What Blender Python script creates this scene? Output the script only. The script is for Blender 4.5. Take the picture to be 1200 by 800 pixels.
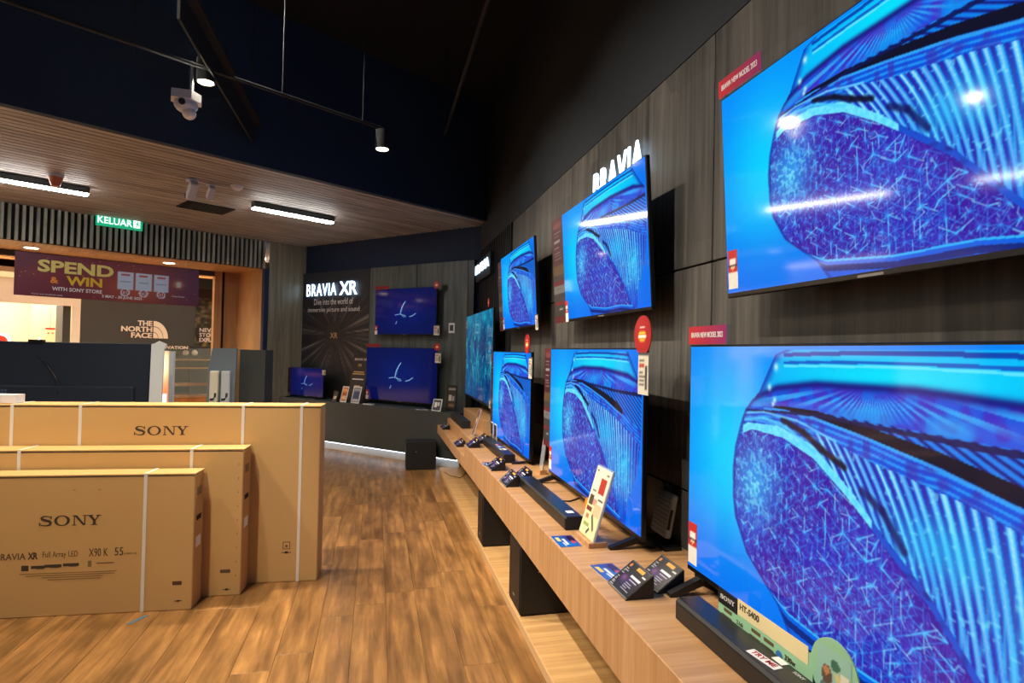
import bpy, bmesh, math, random
import numpy as np
from mathutils import Matrix, Vector

random.seed(4)
for o in list(bpy.data.objects):
    bpy.data.objects.remove(o, do_unlink=True)
SC = bpy.context.scene
COL = SC.collection

# ------------------------------------------------------------------ camera
cam_d = bpy.data.cameras.new('camera')
cam_d.sensor_width = 36.0
cam_d.lens = 684.8 / 1200 * 36.0
cam_d.clip_start = 0.02
cam = bpy.data.objects.new('camera', cam_d)
COL.objects.link(cam)
PITCH, ROLL = 0.01718, 0.020326
_f = Vector((0, math.cos(PITCH), math.sin(PITCH)))
_r0 = Vector((1, 0, 0)); _u0 = Vector((0, -math.sin(PITCH), math.cos(PITCH)))
_r = math.cos(ROLL) * _r0 + math.sin(ROLL) * _u0
_u = -math.sin(ROLL) * _r0 + math.cos(ROLL) * _u0
cam.matrix_world = Matrix(((_r.x, _u.x, -_f.x, 0), (_r.y, _u.y, -_f.y, 0), (_r.z, _u.z, -_f.z, 1.53), (0, 0, 0, 1)))
SC.camera = cam

# ------------------------------------------------------------------ world, exposure
w = bpy.data.worlds.new('world'); SC.world = w
w.use_nodes = True
w.node_tree.nodes['Background'].inputs[0].default_value = (0.50, 0.68, 1.0, 1)
w.node_tree.nodes['Background'].inputs[1].default_value = 0.13
SC.view_settings.view_transform = 'Standard'
SC.view_settings.look = 'None'
SC.view_settings.gamma = 1.0
SC.view_settings.exposure = 0.0
SC.view_settings.use_curve_mapping = False

LAMP_AISLE = 300.0     # hanging cylinder spots over the aisle
LAMP_COUNTER_FILL = 230.0    # added unseen ceiling spots, fill light for the long counter
STRIP_EMIT = 60.0       # strip lights on the wooden ceiling

# ------------------------------------------------------------------ frames of the place
# local x = distance to the right of / beyond the viewer, local y = along the wall
RW, RB, RF = 0.22786, 1.00484, -0.76494      # television wall, back wall, shop front
FR = {'W': RW, 'B': RB, 'F': RF}
def P(fr, t, s, z=0.0):
    a = FR[fr]
    return Vector((t * math.cos(a) - s * math.sin(a), t * math.sin(a) + s * math.cos(a), z))

# ------------------------------------------------------------------ materials
def lin(c):
    return tuple((x / 12.92 if x <= 0.04045 else ((x + 0.055) / 1.055) ** 2.4) for x in [v / 255.0 for v in c])
MATS = {}
def mat(name, rgb, rough=0.5, metal=0.0, emit=None, strength=0.0, spec=0.5, bump=0.0, bscale=200, coat=0.0):
    if name in MATS: return MATS[name]
    m = bpy.data.materials.new(name); m.use_nodes = True
    nt = m.node_tree; b = nt.nodes['Principled BSDF']
    b.inputs['Base Color'].default_value = (*lin(rgb), 1)
    b.inputs['Roughness'].default_value = rough
    b.inputs['Metallic'].default_value = metal
    b.inputs['Specular IOR Level'].default_value = spec
    b.inputs['Coat Weight'].default_value = coat
    if emit is not None:
        b.inputs['Emission Color'].default_value = (*lin(emit), 1)
        b.inputs['Emission Strength'].default_value = strength
    # slight procedural variation so nothing is perfectly flat
    tc = nt.nodes.new('ShaderNodeTexCoord'); n = nt.nodes.new('ShaderNodeTexNoise')
    n.inputs['Scale'].default_value = bscale if bump else 18.0
    n.inputs['Detail'].default_value = 3
    nt.links.new(tc.outputs['Object'], n.inputs['Vector'])
    mp = nt.nodes.new('ShaderNodeMapRange')
    mp.inputs['To Min'].default_value = max(0.02, rough - 0.05); mp.inputs['To Max'].default_value = min(1, rough + 0.05)
    nt.links.new(n.outputs['Fac'], mp.inputs['Value']); nt.links.new(mp.outputs['Result'], b.inputs['Roughness'])
    if bump:
        bp = nt.nodes.new('ShaderNodeBump'); bp.inputs['Strength'].default_value = bump; bp.inputs['Distance'].default_value = 0.002
        nt.links.new(n.outputs['Fac'], bp.inputs['Height']); nt.links.new(bp.outputs['Normal'], b.inputs['Normal'])
    MATS[name] = m
    return m

def wood(name, c1, c2, scale, rough=0.45, rnd=0.0, blocks=None, detail=6, c3=None, lo=0.3, hi=0.7, spec=0.4, blotch=0.0):
    """grain = noise stretched by `scale`; rnd = tone shift per object"""
    m = bpy.data.materials.new(name); m.use_nodes = True
    nt = m.node_tree; b = nt.nodes['Principled BSDF']; L = nt.links.new
    tc = nt.nodes.new('ShaderNodeTexCoord')
    oi = nt.nodes.new('ShaderNodeObjectInfo')
    add = nt.nodes.new('ShaderNodeVectorMath'); add.operation = 'ADD'
    mul = nt.nodes.new('ShaderNodeVectorMath'); mul.operation = 'SCALE'
    comb = nt.nodes.new('ShaderNodeCombineXYZ')
    for i in range(3): L(oi.outputs['Random'], comb.inputs[i])
    L(comb.outputs[0], mul.inputs[0]); mul.inputs['Scale'].default_value = 37.0 if rnd else 0.0
    L(tc.outputs['Object'], add.inputs[0]); L(mul.outputs[0], add.inputs[1])
    mp = nt.nodes.new('ShaderNodeMapping'); mp.inputs['Scale'].default_value = scale
    L(add.outputs[0], mp.inputs['Vector'])
    n = nt.nodes.new('ShaderNodeTexNoise'); n.inputs['Scale'].default_value = 1.0
    n.inputs['Detail'].default_value = detail; n.inputs['Roughness'].default_value = 0.62; n.inputs['Distortion'].default_value = 0.35
    L(mp.outputs[0], n.inputs['Vector'])
    r = nt.nodes.new('ShaderNodeValToRGB')
    r.color_ramp.elements[0].position = lo; r.color_ramp.elements[0].color = (*lin(c1), 1)
    r.color_ramp.elements[1].position = hi; r.color_ramp.elements[1].color = (*lin(c2), 1)
    if c3:
        e = r.color_ramp.elements.new((lo + hi) / 2); e.color = (*lin(c3), 1)
    L(n.outputs['Fac'], r.inputs['Fac'])
    out = r.outputs['Color']
    if blotch:
        n2 = nt.nodes.new('ShaderNodeTexNoise'); n2.inputs['Scale'].default_value = 4.0; n2.inputs['Detail'].default_value = 3
        mp2 = nt.nodes.new('ShaderNodeMapping'); mp2.inputs['Scale'].default_value = (2.0, 0.8, 1.0)
        L(add.outputs[0], mp2.inputs['Vector']); L(mp2.outputs[0], n2.inputs['Vector'])
        rg = nt.nodes.new('ShaderNodeMapRange'); rg.inputs['From Min'].default_value = 0.3; rg.inputs['From Max'].default_value = 0.7
        rg.inputs['To Min'].default_value = 1 - blotch; rg.inputs['To Max'].default_value = 1 + blotch
        L(n2.outputs['Fac'], rg.inputs['Value'])
        hs = nt.nodes.new('ShaderNodeHueSaturation'); L(out, hs.inputs['Color']); L(rg.outputs['Result'], hs.inputs['Value'])
        out = hs.outputs['Color']
    if blocks:
        br = nt.nodes.new('ShaderNodeTexVoronoi'); br.feature = 'F1'; br.distance = 'CHEBYCHEV'
        mp3 = nt.nodes.new('ShaderNodeMapping'); mp3.inputs['Scale'].default_value = blocks[0]
        br.inputs['Scale'].default_value = 1.0; br.inputs['Randomness'].default_value = 0.55
        L(add.outputs[0], mp3.inputs['Vector']); L(mp3.outputs[0], br.inputs['Vector'])
        sep = nt.nodes.new('ShaderNodeSeparateColor'); L(br.outputs['Color'], sep.inputs[0])
        rg = nt.nodes.new('ShaderNodeMapRange'); rg.inputs['To Min'].default_value = 1 - blocks[1]; rg.inputs['To Max'].default_value = 1 + blocks[1]
        L(sep.outputs[0], rg.inputs['Value'])
        hs = nt.nodes.new('ShaderNodeHueSaturation'); L(out, hs.inputs['Color']); L(rg.outputs['Result'], hs.inputs['Value'])
        out = hs.outputs['Color']
    if rnd:
        rg = nt.nodes.new('ShaderNodeMapRange'); rg.inputs['To Min'].default_value = 1 - rnd; rg.inputs['To Max'].default_value = 1 + rnd
        L(oi.outputs['Random'], rg.inputs['Value'])
        hs = nt.nodes.new('ShaderNodeHueSaturation'); L(out, hs.inputs['Color']); L(rg.outputs['Result'], hs.inputs['Value'])
        out = hs.outputs['Color']
    L(out, b.inputs['Base Color'])
    b.inputs['Roughness'].default_value = rough; b.inputs['Specular IOR Level'].default_value = spec
    bp = nt.nodes.new('ShaderNodeBump'); bp.inputs['Strength'].default_value = 0.12; bp.inputs['Distance'].default_value = 0.002
    L(n.outputs['Fac'], bp.inputs['Height']); L(bp.outputs['Normal'], b.inputs['Normal'])
    MATS[name] = m
    return m

def painted(name, emit=0.0, rough=0.45, spec=0.5):
    """surface whose colours (a print or a display picture) come from the mesh's colour attribute"""
    m = bpy.data.materials.new(name); m.use_nodes = True
    nt = m.node_tree; b = nt.nodes['Principled BSDF']
    at = nt.nodes.new('ShaderNodeAttribute'); at.attribute_name = 'Col'
    if emit:
        b.inputs['Base Color'].default_value = (0.004, 0.004, 0.006, 1)
        nt.links.new(at.outputs['Color'], b.inputs['Emission Color'])
        b.inputs['Emission Strength'].default_value = emit
    else:
        nt.links.new(at.outputs['Color'], b.inputs['Base Color'])
    b.inputs['Roughness'].default_value = rough; b.inputs['Specular IOR Level'].default_value = spec
    MATS[name] = m
    return m

def glass(name, rgb, alpha=0.25, rough=0.03):
    m = bpy.data.materials.new(name); m.use_nodes = True
    b = m.node_tree.nodes['Principled BSDF']
    b.inputs['Base Color'].default_value = (*lin(rgb), 1); b.inputs['Roughness'].default_value = rough
    b.inputs['Alpha'].default_value = alpha
    MATS[name] = m
    return m

mat('black', (14, 14, 16), 0.45); mat('black_gloss', (9, 9, 11), 0.22); mat('bezel', (12, 12, 14), 0.3)
mat('speaker_black', (22, 23, 25), 0.6, bump=0.25, bscale=700)
mat('bar_top', (30, 31, 34), 0.32); mat('white', (232, 232, 230), 0.5); mat('paper', (225, 222, 214), 0.6)
mat('silver', (150, 150, 150), 0.35, 0.6); mat('dark_paint', (26, 32, 38), 0.75); mat('blue_lit_paint', (18, 40, 70), 0.8)  # wall paint: blue screen light is mixed into its dark base colour
mat('ceiling_black', (9, 10, 15), 0.9); mat('conduit', (17, 19, 24), 0.7); mat('beam_black', (6, 6, 8), 0.85)
mat('charcoal', (60, 66, 66), 0.55, bump=0.1, bscale=60); mat('gap', (6, 6, 7), 0.9)
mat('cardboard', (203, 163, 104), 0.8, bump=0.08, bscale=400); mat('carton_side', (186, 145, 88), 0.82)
mat('ink', (66, 54, 44), 0.8); mat('ink_faint', (132, 104, 66), 0.8); mat('strap', (226, 223, 216), 0.4)
mat('ink_mid', (96, 76, 52), 0.8)
mat('red', (172, 26, 32), 0.45); mat('price_red', (140, 26, 36), 0.5); mat('yellow', (235, 190, 30), 0.5); mat('orange', (235, 140, 30), 0.5)
mat('cream', (232, 215, 165), 0.6); mat('green_card', (150, 200, 160), 0.6); mat('blue_dot', (60, 120, 190), 0.5)
mat('oak_plain', (196, 158, 112), 0.5); mat('acryl_edge', (190, 195, 205), 0.15)
mat('led_white', (255, 255, 255), 0.4, emit=(236, 246, 255), strength=4.0)
mat('sign_glow', (255, 255, 255), 0.4, emit=(190, 225, 255), strength=3.6)
mat('kick_led', (255, 255, 255), 0.4, emit=(225, 238, 255), strength=5.0)
mat('strip_white', (255, 255, 255), 0.4, emit=(250, 250, 246), strength=STRIP_EMIT)
mat('lamp_warm', (255, 255, 255), 0.4, emit=(255, 232, 190), strength=12.0)
mat('mall_led', (255, 255, 255), 0.4, emit=(255, 238, 214), strength=34.0)
mat('neon', (255, 255, 255), 0.4, emit=(255, 244, 220), strength=4.0)
mat('exit_green', (20, 150, 110), 0.4, emit=(20, 165, 120), strength=0.9)
mat('exit_white', (255, 255, 255), 0.4, emit=(225, 255, 240), strength=1.4)
mat('off_white', (225, 218, 202), 0.6); mat('beige', (226, 205, 172), 0.7); mat('store_dark', (58, 62, 62), 0.6)
mat('grey_panel', (112, 126, 138), 0.5); mat('blue_lit_white', (196, 206, 216), 0.55); mat('tv_back_blue_lit', (34, 42, 56), 0.35)  # blue screen light tinted into the board white and the black television back
mat('plant', (70, 105, 45), 0.6); mat('brass', (190, 150, 90), 0.35, 0.7); mat('gold', (200, 160, 70), 0.5)
mat('camera_white', (205, 212, 222), 0.4); mat('detector_orange', (200, 110, 70), 0.5)
mat('red_disc', (205, 60, 50), 0.5); mat('blue_disc', (95, 145, 205), 0.5); mat('skin_grey', (168, 172, 170), 0.5, bump=0.3, bscale=300)
mat('tape_blue', (88, 120, 140), 0.6); mat('mall_floor', (190, 165, 130), 0.35)
mat('text_white', (235, 235, 235), 0.6); mat('text_gold', (205, 170, 110), 0.6)
wood('laminate', (46, 44, 42), (98, 93, 87), (1.0, 22.0, 0.9), 0.5, rnd=0.10, blocks=((1.0, 1.9, 1.4), 0.22), c3=(76, 73, 69))
wood('laminate_grey', (62, 68, 66), (98, 104, 100), (1.0, 14.0, 1.2), 0.5, rnd=0.08, detail=4)
wood('oak_counter', (160, 118, 76), (202, 160, 116), (1.2, 26.0, 1.2), 0.38, c3=(186, 140, 96))
wood('oak_plinth', (170, 126, 78), (214, 172, 116), (1.2, 22.0, 1.2), 0.4)
wood('floor_plank', (104, 72, 40), (170, 124, 72), (22.0, 1.8, 1.0), 0.33, rnd=0.13, c3=(138, 98, 56), blotch=0.3)
wood('floor_base', (98, 62, 30), (190, 138, 78), (9.0, 1.3, 1.0), 0.35, c3=(150, 104, 54), blotch=0.2)
wood('ceiling_board', (116, 110, 103), (192, 184, 173), (30.0, 1.6, 30.0), 0.6, rnd=0.16, detail=4)
wood('portal_wood', (146, 108, 66), (188, 146, 98), (3.0, 30.0, 0.9), 0.5)
wood('pillar_wood', (112, 104, 86), (160, 150, 126), (2.0, 16.0, 0.8), 0.3, detail=4)
wood('slat_wood', (112, 110, 98), (176, 172, 156), (6.0, 6.0, 1.5), 0.5, rnd=0.2, detail=3)
wood('mall_wood', (120, 74, 34), (180, 120, 60), (6.0, 3.0, 1.0), 0.5)
painted('print', 0.0, 0.5); painted('print_gloss', 0.0, 0.2)
painted('screen', 1.0, 0.07, 0.5)
painted('lit_poster', 1.6, 0.3, 0.4)
glass('acrylic', (220, 225, 235), 0.22); glass('shop_glass', (150, 165, 165), 0.18)

# ------------------------------------------------------------------ geometry helpers
class MB:
    def __init__(self): self.v = []; self.f = []; self.smooth = []
    def add(self, vs, fs, smooth=False):
        k = len(self.v); self.v += [tuple(p) for p in vs]
        for f in fs: self.f.append(tuple(i + k for i in f)); self.smooth.append(smooth)
        return self
    def box(self, a, b):
        x0, y0, z0 = [min(p, q) for p, q in zip(a, b)]; x1, y1, z1 = [max(p, q) for p, q in zip(a, b)]
        return self.add([(x0, y0, z0), (x1, y0, z0), (x1, y1, z0), (x0, y1, z0), (x0, y0, z1), (x1, y0, z1), (x1, y1, z1), (x0, y1, z1)],
                        [(0, 3, 2, 1), (4, 5, 6, 7), (0, 1, 5, 4), (1, 2, 6, 5), (2, 3, 7, 6), (3, 0, 4, 7)])
    def bbox(self, a, b, r, seg=2):
        """box with rounded edges"""
        bm = bmesh.new(); bmesh.ops.create_cube(bm, size=1.0)
        for v in bm.verts:
            v.co = Vector([(p + q) / 2 + c * abs(q - p) for p, q, c in zip(a, b, v.co)])
        bmesh.ops.bevel(bm, geom=list(bm.edges), offset=r, segments=seg, profile=0.5, affect='EDGES')
        bm.verts.index_update()
        self.add([v.co[:] for v in bm.verts], [[v.index for v in f.verts] for f in bm.faces]); bm.free()
        return self
    def prism(self, poly, axis, a, b):
        """poly = 2-D points (the other two axes in order), swept along axis from a to b"""
        def pt(p, c):
            q = list(p); q.insert(axis, c); return tuple(q)
        n = len(poly)
        vs = [pt(p, a) for p in poly] + [pt(p, b) for p in poly]
        fs = [tuple(range(n))[::-1], tuple(range(n, 2 * n))] + [(i, (i + 1) % n, n + (i + 1) % n, n + i) for i in range(n)]
        return self.add(vs, fs)
    def cyl(self, p0, p1, r0, r1=None, n=20, cap=True):
        r1 = r0 if r1 is None else r1
        p0, p1 = Vector(p0), Vector(p1); d = (p1 - p0).normalized()
        a = d.orthogonal().normalized(); b = d.cross(a)
        vs = []
        for p, r in ((p0, r0), (p1, r1)):
            for i in range(n):
                t = 2 * math.pi * i / n; vs.append(p + a * (r * math.cos(t)) + b * (r * math.sin(t)))
        self.add(vs, [(i, (i + 1) % n, n + (i + 1) % n, n + i) for i in range(n)], True)
        if cap: self.add(vs, [tuple(range(n))[::-1], tuple(range(n, 2 * n))])
        return self
    def tube(self, pts, r, n=8):
        pts = [Vector(p) for p in pts]; vs = []
        for i, p in enumerate(pts):
            d = (pts[min(i + 1, len(pts) - 1)] - pts[max(i - 1, 0)]).normalized()
            ref = Vector((0, 0, 1)) if abs(d.z) < 0.9 else Vector((1, 0, 0))
            a = d.cross(ref).normalized(); b = d.cross(a)
            for k in range(n):
                t = 2 * math.pi * k / n; vs.append(p + a * (r * math.cos(t)) + b * (r * math.sin(t)))
        fs = []
        for i in range(len(pts) - 1):
            for k in range(n):
                fs.append((i * n + k, i * n + (k + 1) % n, (i + 1) * n + (k + 1) % n, (i + 1) * n + k))
        fs += [tuple(range(n))[::-1], tuple(range((len(pts) - 1) * n, len(pts) * n))]
        return self.add(vs, fs, True)
    def sphere(self, c, r, nu=16, nv=10, sc=(1, 1, 1)):
        vs = []; fs = []
        for j in range(nv + 1):
            ph = math.pi * j / nv
            for i in range(nu):
                th = 2 * math.pi * i / nu
                vs.append((c[0] + r * sc[0] * math.sin(ph) * math.cos(th), c[1] + r * sc[1] * math.sin(ph) * math.sin(th), c[2] + r * sc[2] * math.cos(ph)))
        for j in range(nv):
            for i in range(nu): fs.append((j * nu + i, (j + 1) * nu + i, (j + 1) * nu + (i + 1) % nu, j * nu + (i + 1) % nu))
        return self.add(vs, fs, True)
    def xf(self, M):
        self.v = [tuple(M @ Vector(p)) for p in self.v]; return self
    def mesh(self, name, m):
        me = bpy.data.meshes.new(name); me.from_pydata(self.v, [], self.f); me.validate()
        bm = bmesh.new(); bm.from_mesh(me); bmesh.ops.recalc_face_normals(bm, faces=bm.faces); bm.to_mesh(me); bm.free()
        if len(me.polygons) == len(self.smooth):
            me.polygons.foreach_set('use_smooth', self.smooth)
        me.materials.append(MATS[m] if isinstance(m, str) else m)
        return me
    def build(self, name, m, parent=None, **kw):
        return link(name, self.mesh(name, m), parent, **kw)

def link(name, data, parent=None, label=None, cat=None, group=None, kind=None, loc=None, rz=None):
    o = bpy.data.objects.new(name, data); COL.objects.link(o)
    if parent is not None: o.parent = parent
    if loc is not None: o.location = loc
    if rz is not None: o.rotation_euler.z = rz
    if label: o['label'] = label
    if cat: o['category'] = cat
    if group: o['group'] = group
    if kind: o['kind'] = kind
    return o
def thing(name, label, cat, fr, t, s, z=0.0, group=None, kind=None, rz=0.0):
    """an empty at the thing's base, turned with the wall it stands along"""
    return link(name, None, None, label, cat, group, kind, P(fr, t, s, z), FR[fr] + rz)
def spot(fr, t, s, z, rz=0.0):
    return dict(loc=P(fr, t, s, z), rz=FR[fr] + rz)
B3 = lambda *a: MB().box(*a)

# orientation of flat prints: print x to the right, y up, z towards the reader
def MXW(x, y, z): return Matrix(((0, 0, -1, x), (-1, 0, 0, y), (0, 1, 0, z), (0, 0, 0, 1)))   # read looking along +x
def MXF(x, y, z): return Matrix(((0, 0, 1, x), (1, 0, 0, y), (0, 1, 0, z), (0, 0, 0, 1)))     # read looking along -x
def MXY(x, y, z): return Matrix(((1, 0, 0, x), (0, 0, -1, y), (0, 1, 0, z), (0, 0, 0, 1)))    # read looking along +y

TXT = {}
def text_mesh(s, size, m, extrude=0.0004, align='CENTER', bold=0.0, sx=1.0, spacing=1.0, shear=0.0):
    key = (s, size, m, extrude, align, bold, sx, spacing, shear)
    if key in TXT: return TXT[key]
    c = bpy.data.curves.new('lettering', 'FONT'); c.body = s; c.size = size; c.align_x = align; c.align_y = 'CENTER'
    c.extrude = extrude; c.offset = bold * size; c.space_character = spacing; c.resolution_u = 3; c.shear = shear
    o = bpy.data.objects.new('lettering', c); COL.objects.link(o)
    bpy.context.view_layer.update()
    me = bpy.data.meshes.new_from_object(o.evaluated_get(bpy.context.evaluated_depsgraph_get()))
    bpy.data.objects.remove(o); bpy.data.curves.remove(c)
    me.name = 'lettering'
    if sx != 1.0: me.transform(Matrix.Diagonal((sx, 1, 1, 1)))
    me.materials.clear(); me.materials.append(MATS[m])
    TXT[key] = me
    return me
def text(parent, s, size, M, m, name='lettering', **kw):
    o = link(name, text_mesh(s, size, m, **kw), parent)
    o.matrix_local = M
    return o

def fit(parent, s, M, wd, h, m, name='lettering', **kw):
    """lettering scaled to an exact width and height, centred on M"""
    me = text_mesh(s, 1.0, m, extrude=0.0005, **kw).copy()
    co = np.array([v.co[:] for v in me.vertices]); a, b = co.min(0), co.max(0)
    me.transform(Matrix.Diagonal((wd / (b[0] - a[0]), h / (b[1] - a[1]), kw.get('zk', 1.0), 1)) @ Matrix.Translation((-(a[0] + b[0]) / 2, -(a[1] + b[1]) / 2, 0)))
    return put(name, me, parent, M)
def solid(parent, s, M, wd, h, depth, m, name='lettering', **kw):
    o = fit(parent, s, M, wd, h, m, name, **kw)
    o.data.transform(Matrix.Diagonal((1, 1, depth / .001, 1)))
    return o

def sony_mesh(width, m, depth=0.0006):
    """the wide slab-serif word, cap height 1, built letter by letter"""
    mb = MB(); H = 1.0
    def q(poly): mb.prism(poly, 2, 0, depth)
    def strip(pts, ws):
        for i in range(len(pts) - 1):
            a, b = Vector(pts[i]), Vector(pts[i + 1])
            d0 = (Vector(pts[i + 1]) - Vector(pts[max(i - 1, 0)])).normalized(); d1 = (Vector(pts[min(i + 2, len(pts) - 1)]) - a).normalized()
            n0 = Vector((-d0.y, d0.x)) * ws[i] / 2; n1 = Vector((-d1.y, d1.x)) * ws[i + 1] / 2
            q([(a + n0)[:], (b + n1)[:], (b - n1)[:], (a - n0)[:]])
    # S
    pts = [(1.10, .72), (1.02, .86), (.82, .945), (.58, .955), (.36, .91), (.25, .78), (.33, .65), (.60, .555), (.92, .47), (1.08, .33), (1.02, .14), (.82, .05), (.56, .04), (.3, .08), (.15, .2), (.1, .3)]
    ws = [.06, .08, .1, .11, .16, .24, .25, .25, .25, .26, .22, .14, .1, .09, .07, .06]
    strip(pts, ws); q([(1.06, .98), (1.15, .98), (1.15, .66), (1.06, .66)]); q([(.05, .02), (.14, .02), (.14, .36), (.05, .36)])
    # O
    cx = 2.08
    n = 36
    for i in range(n):
        a, b = 2 * math.pi * i / n, 2 * math.pi * (i + 1) / n
        po = lambda t: (cx + .70 * math.cos(t), .5 + .52 * math.sin(t)); pi_ = lambda t: (cx + .44 * math.cos(t), .5 + .43 * math.sin(t))
        q([po(a), po(b), pi_(b), pi_(a)])
    # N
    x = 2.98
    q([(x, .92), (x, 1), (x + .42, 1), (x + .42, .92)]); q([(x, 0), (x, .08), (x + .38, .08), (x + .38, 0)])
    q([(x + .14, .05), (x + .14, .95), (x + .24, .95), (x + .24, .05)])
    q([(x + .14, 1), (x + .42, 1), (x + 1.18, .03), (x + .98, .0)])
    q([(x + 1.08, .03), (x + 1.08, .95), (x + 1.18, .95), (x + 1.18, .03)])
    q([(x + .92, .92), (x + .92, 1), (x + 1.32, 1), (x + 1.32, .92)])
    # Y
    x = 4.30
    q([(x, .92), (x, 1), (x + .56, 1), (x + .56, .92)]); q([(x + .82, .92), (x + .82, 1), (x + 1.3, 1), (x + 1.3, .92)])
    q([(x + .12, .96), (x + .42, .96), (x + .80, .48), (x + .56, .42)]); q([(x + .98, .96), (x + 1.13, .96), (x + .80, .46), (x + .68, .46)])
    q([(x + .54, .05), (x + .54, .48), (x + .80, .48), (x + .80, .05)]); q([(x + .38, 0), (x + .38, .08), (x + .96, .08), (x + .96, 0)])
    s = width / 5.6
    mb.xf(Matrix.Diagonal((s, s, 1, 1)) @ Matrix.Translation((-2.82, -.5, 0)))
    return mb.mesh('lettering', m)

def noise2(nx, ny, gx, gy, seed):
    r = np.random.RandomState(seed); g = r.rand(gy + 2, gx + 2)
    y = np.linspace(0, gy, ny, endpoint=False); x = np.linspace(0, gx, nx, endpoint=False)
    yi, xi = y.astype(int), x.astype(int); fy, fx = (y - yi)[:, None], (x - xi)[None]
    fy, fx = fy * fy * (3 - 2 * fy), fx * fx * (3 - 2 * fx)
    a = g[yi][:, xi]; b = g[yi][:, xi + 1]; c = g[yi + 1][:, xi]; d = g[yi + 1][:, xi + 1]
    return (a * (1 - fx) + b * fx) * (1 - fy) + (c * (1 - fx) + d * fx) * fy
class Art:
    """colours for a flat print or a display, sampled on a grid of vertices; u right, v down, 0..1"""
    def __init__(self, nx, ny, bg=(0, 0, 0)):
        self.nx, self.ny = nx, ny
        self.U, self.V = np.meshgrid((np.arange(nx)) / (nx - 1), (np.arange(ny)) / (ny - 1))
        self.I = np.zeros((ny, nx, 3)); self.I[:] = bg
    def mix(self, mask, col):
        m = np.clip(mask, 0, 1)[..., None]; self.I = self.I * (1 - m) + np.asarray(col, float) * m
    def rect(self, u0, v0, u1, v1, col, a=1.0):
        self.mix(a * ((self.U >= u0) & (self.U <= u1) & (self.V >= v0) & (self.V <= v1)), col)
    def ell(self, u, v, ru, rv, col, a=1.0, soft=False):
        d = ((self.U - u) / ru) ** 2 + ((self.V - v) / rv) ** 2
        self.mix(a * (np.exp(-d) if soft else (d < 1)), col)
    def line(self, p, q, w, col, a=1.0, asp=1.0):
        """asp = width/height of the picture, w in units of height"""
        px, py, qx, qy = p[0] * asp, p[1], q[0] * asp, q[1]
        x0, x1 = sorted((p[0], q[0])); y0, y1 = sorted((p[1], q[1])); m = 2 * w
        i0, i1 = int(max(0, (x0 - m / asp) * self.nx)), int(min(self.nx, (x1 + m / asp) * self.nx + 2))
        j0, j1 = int(max(0, (y0 - m) * self.ny)), int(min(self.ny, (y1 + m) * self.ny + 2))
        if i1 <= i0 or j1 <= j0: return
        X = self.U[j0:j1, i0:i1] * asp; Y = self.V[j0:j1, i0:i1]
        dx, dy = qx - px, qy - py; L = dx * dx + dy * dy + 1e-12
        t = np.clip(((X - px) * dx + (Y - py) * dy) / L, 0, 1)
        d = np.hypot(X - px - t * dx, Y - py - t * dy)
        k = (np.clip(1.5 - d / w, 0, 1) * a)[..., None]
        self.I[j0:j1, i0:i1] = self.I[j0:j1, i0:i1] * (1 - k) + np.asarray(col, float) * k
    def poly(self, pts, w, col, a=1.0, asp=1.0):
        for p, q in zip(pts[:-1], pts[1:]): self.line(p, q, w, col, a, asp)
    def mesh(self, name, w, h, m):
        """flat grid in the x-y plane, lower edge at y=0, centred on x"""
        nx, ny = self.nx, self.ny
        co = np.zeros((ny * nx, 3), np.float32)
        co[:, 0] = ((self.U - 0.5) * w).ravel(); co[:, 1] = ((1 - self.V) * h).ravel()
        idx = np.arange(nx * ny).reshape(ny, nx)
        f = np.stack([idx[1:, :-1], idx[1:, 1:], idx[:-1, 1:], idx[:-1, :-1]], -1).reshape(-1, 4)
        me = bpy.data.meshes.new(name)
        me.vertices.add(len(co)); me.vertices.foreach_set('co', co.ravel())
        me.loops.add(f.size); me.loops.foreach_set('vertex_index', f.ravel().astype(np.int32))
        me.polygons.add(len(f)); me.polygons.foreach_set('loop_start', (np.arange(len(f)) * 4).astype(np.int32))
        me.update(calc_edges=True)
        c = np.clip(self.I, 0, 255).reshape(-1, 3) / 255.0
        c = np.where(c <= 0.04045, c / 12.92, ((c + 0.055) / 1.055) ** 2.4)
        at = me.color_attributes.new('Col', 'FLOAT_COLOR', 'POINT')
        at.data.foreach_set('color', np.concatenate([c, np.ones((len(c), 1))], 1).astype(np.float32).ravel())
        me.materials.append(MATS[m])
        return me
def put(name, me, parent, M, **kw):
    o = link(name, me, parent, **kw); o.matrix_local = M
    return o

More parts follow.
